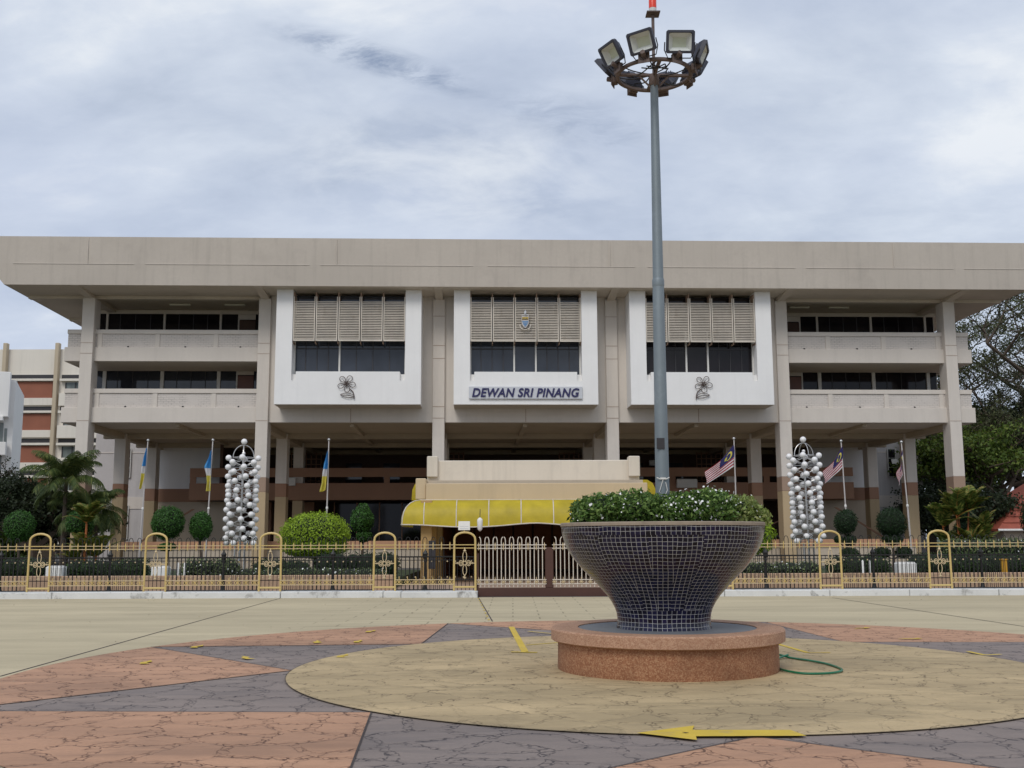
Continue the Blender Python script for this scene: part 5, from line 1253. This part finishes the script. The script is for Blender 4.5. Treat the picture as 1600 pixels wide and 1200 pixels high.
# ------------------------------------------------------------------ trees
def tree(loc, h, spread, label, mat, nleaf, size, seed=1, levels=5, trunk=.35, fork=.28, upr=.55, group='trees beyond the hall', cl=1.0, asp=.55, lean=0.0, name='broadleaf_tree'):
    t = tag(empty(name, loc), label, 'tree', group); rs = random.Random(seed); m = MB(); tips = []
    def grow(p, d, L, r_, lv):
        q = p; pts = [p.copy()]; 
        for i in range(3):
            d = (d + Vector((rs.uniform(-1, 1), rs.uniform(-1, 1), rs.uniform(-.4, .8))) * .14).normalized(); q = q + d * L / 3; pts.append(q.copy())
        m.tube(pts, [r_, r_ * .88, r_ * .78, r_ * .66], 6 if lv < 2 else 4)
        if lv >= levels - 2:
            tips.append(q.copy()); tips.append(pts[2])
        if lv >= levels: return
        for k in range(3 if lv else 4):
            a = rs.uniform(0, 2 * PI); o = Vector((math.cos(a), math.sin(a), rs.uniform(-.1, .6))); nd = (d * upr + o * spread).normalized()
            grow(q if k < 2 else pts[2], nd, L * rs.uniform(.62, .82), r_ * .6, lv + 1)
    grow(Vector((0, 0, -.3)), Vector((lean, 0, 1)).normalized(), h * fork, trunk, 0)
    zs = max(p.z for p in tips); sc = h / zs
    T = [(p.x * sc, p.y * sc, p.z * sc, size * 3.0 * cl, size * 3.0 * cl, size * 1.9 * cl) for p in tips]
    m.xform(Matrix.Scale(sc, 4))
    leafobj('crown', leaves(T, nleaf, size, seed, 1.0, asp, .5), mat, t); m.build('trunk', 'wood', t, True)
    return t
tree((43.6, 92, 0), 23.5, .95, 'tall airy tree with sky showing through, right edge', 'leaf_airy', 46000, .19, seed=11, levels=6, trunk=.26, cl=1.9, fork=.20)
tree((41.0, 90, 0), 16.5, 1.0, 'thin airy tree between the hall and the tallest tree', 'leaf_airy', 22000, .19, seed=13, levels=6, trunk=.20, cl=1.8, fork=.22)
tree((37.5, 88, 0), 11.5, .9, 'bright green tree beside the right corner column', 'leaf_tree', 17000, .27, seed=14, levels=5, trunk=.35, cl=1.25)
tree((38.8, 84, 0), 10.5, .95, 'yellow-green spreading tree with a slanting trunk, right side', 'leaf_tree', 16000, .27, seed=17, levels=5, trunk=.4, cl=1.2, lean=-.35)
tree((38.0, 98, 0), 13.5, .9, 'dark tree seen between the right columns', 'leaf_treed', 19000, .30, seed=19, levels=5, trunk=.4, cl=1.4)
tree((43.6, 90, 0), 14, .9, 'dark bushy tree at the right edge below the airy tree', 'leaf_treed', 19000, .30, seed=23, levels=5, trunk=.4, cl=1.4)
tree((32.4, 80, 0), 5.6, .9, 'low dark bushy tree above the red roof', 'leaf_treed', 16000, .22, seed=29, levels=4, trunk=.2, cl=1.6)
tree((29.6, 70, 0), 4.6, .9, 'low dark tree behind the right palm clump', 'leaf_treed', 14000, .22, seed=31, levels=4, trunk=.2, cl=1.6)
tree((-26.6, 64, 0), 3.6, .95, 'dark low-branching tree in front of the brick flats', 'leaf_treed', 18000, .20, seed=37, levels=5, trunk=.2, cl=1.3, group='trees left of the hall')
tree((-32.9, 70, 0), 7.0, 1.0, 'thin dark conifer-like tree before the white block', 'leaf_treed', 4200, .17, seed=41, levels=5, trunk=.2, cl=1.1, group='trees left of the hall')
tree((-27.4, 62, 0), 5.0, .95, 'dark bushy tree under the tall left palm', 'leaf_treed', 16000, .2, seed=43, levels=4, trunk=.2, cl=1.7, group='trees left of the hall')
tree((-31.2, 66, 0), 2.4, .95, 'low green bush tree at the far left edge', 'leaf_tree', 12000, .2, seed=47, levels=4, trunk=.2, cl=1.7, group='trees left of the hall')

# ------------------------------------------------------------------ background buildings
apt = tag(empty('brick_flats', (-60, 130, 0)), 'tall flats with brick panels and cream bands behind the hall, left', 'building')
A = MB(); A.box(-14, 10.2, 0, 14, 0, 25.0); A.build('wall', 'aptcream', apt)
A = MB(); A.box(10.2, 14, 1.2, 14, 0, 20.5); A.build('stair_wing', 'aptcream', apt)
zf = 21.0
for i in range(6):
    z = zf - i * 3.95
    A = MB(); A.bbox(-14, 3.6, -.14, 0.0, z - 2.1, z - .05, .02); A.build('brick_panel', 'brick', apt)
    A = MB(); A.bbox(-14, 3.8, -.5, 0.0, z + .0, z + .28, .02); A.bbox(-14, 3.8, -.35, 0.0, z - 3.0, z - 2.1, .02); A.bbox(4.6, 10.0, -.6, 0, z - .05, z + .25, .02); A.bbox(4.6, 10.2, -.55, 0, z - 3.1, z - 1.55, .02); each(A, 'floor_band', 'aptcream', apt)
    A = MB(); A.box(-14, 3.6, -.02, .3, z + .33, z + .82); A.box(4.6, 9.8, -.02, .3, z + .33, z + .8); each(A, 'shadow_slot', 'dark', apt)  # dark strips on the wall, their colour stands in for shade in a slot
    A = MB(); A.box(5.2, 9.0, -.06, -.01, z - 1.55, z - .15); wq = A.build('window', 'glassapt', apt)
    A = MB(); [A.box(x - .06, x + .06, -.12, -.06, z - 1.55, z - .15) for x in (5.2, 6.4, 7.7, 9.0)]; A.build('window_frame', 'dark', wq)
A = MB(); [A.bbox(x - .24, x + .24, -.7, 0, 0, 25.7, .05) for x in (4.1, -2.3, -8.4)]; each(A, 'pier', 'apttan', apt)
wb = tag(empty('white_office_block', (-51.4, 97.8, 0), R(21)), 'white rendered block with narrow slit windows at the left edge', 'building')
A = MB(); A.box(-12, 5.0, 0, 12, 0, 16.6); A.bbox(-12, 4.6, -1.0, -.001, 13.0, 17.2, .03); A.build('wall', 'offwhite', wb)
A = MB(); A.bbox(3.0, 4.6, -1.6, -.2, 9.4, 10.6, .03); A.bbox(-1, 4.2, -1.4, 0, 12.6, 13.0, .03); each(A, 'ledge', 'offwhite', wb)
A = MB(); [A.box(x - .12, x + .12, -.04, -.01 + .02, za, zb_) for x, za, zb_ in ((4.4, 9.5, 12.0), (3.9, 4.5, 7.2), (4.5, 4.5, 7.2))]; A.box(3.3, 4.2, -.05, -.01, 3, 12.5); each(A, 'slit_window', 'glassapt', wb)
A = MB()
for i in range(4):
    for j in range(2): A.bbox(3.2 + i * .5, 3.6 + i * .5, -1.0, -.5, 6.1 + j * .85 - 1.0, 6.8 + j * .85 - 1.0, .03)
A.box(3.0, 5.3, -1.2, -.2, 4.9, 5.05); each(A, 'air_conditioner', 'rear', wb)
def hut(loc, w_, d_, hw_, hr, mat, label, rz=0):
    t = tag(empty('tiled_roof_hut', loc, rz), label, 'hut'); A = MB(); A.box(-w_ + .6, w_ - .6, -d_ + .6, d_ - .6, 0, hw_); A.build('wall', 'beige', t)
    A = MB(); e = [(-w_, -d_), (w_, -d_), (w_, d_), (-w_, d_)]; rg = w_ * .35
    A.add([(*p, hw_) for p in e] + [(-rg, 0, hr), (rg, 0, hr)] + [(*p, hw_ - .12) for p in e], [(0, 1, 5, 4), (1, 2, 5), (2, 3, 4, 5), (3, 0, 4), (0, 6, 7, 1), (1, 7, 8, 2), (2, 8, 9, 3), (3, 9, 6, 0), (6, 9, 8, 7)])
    n = 9
    rf = A.build('roof', mat, t)
    A = MB()
    for i in range(1, n):
        f_ = i / n; x0_, x1_ = -w_ + (w_ - rg) * f_, w_ - (w_ - rg) * f_; y_ = -d_ + d_ * f_; z_ = hw_ + (hr - hw_) * f_; A.box(x0_, x1_, y_ - .09, y_ + .02, z_ - .02, z_ + .03)
    A.build('tile_course', mat, rf)
    A = MB(); A.tube([(-w_, -d_, hw_ - .07), (w_, -d_, hw_ - .07)], .07, 6); A.build('gutter', 'offwhite', rf)
hut((-36.5, 75, 0), 4.0, 3.6, 3.0, 5.2, 'orange', 'hut with an orange tiled roof at the left edge')
hut((-33.6, 73, 0), 2.6, 2.4, 2.5, 3.6, 'orange', 'small hut with orange roof partly hidden by the left trees')
hut((36.9, 70, 0), 7.2, 4.0, 2.1, 5.6, 'redroof', 'hut with a red tiled roof at the right edge')
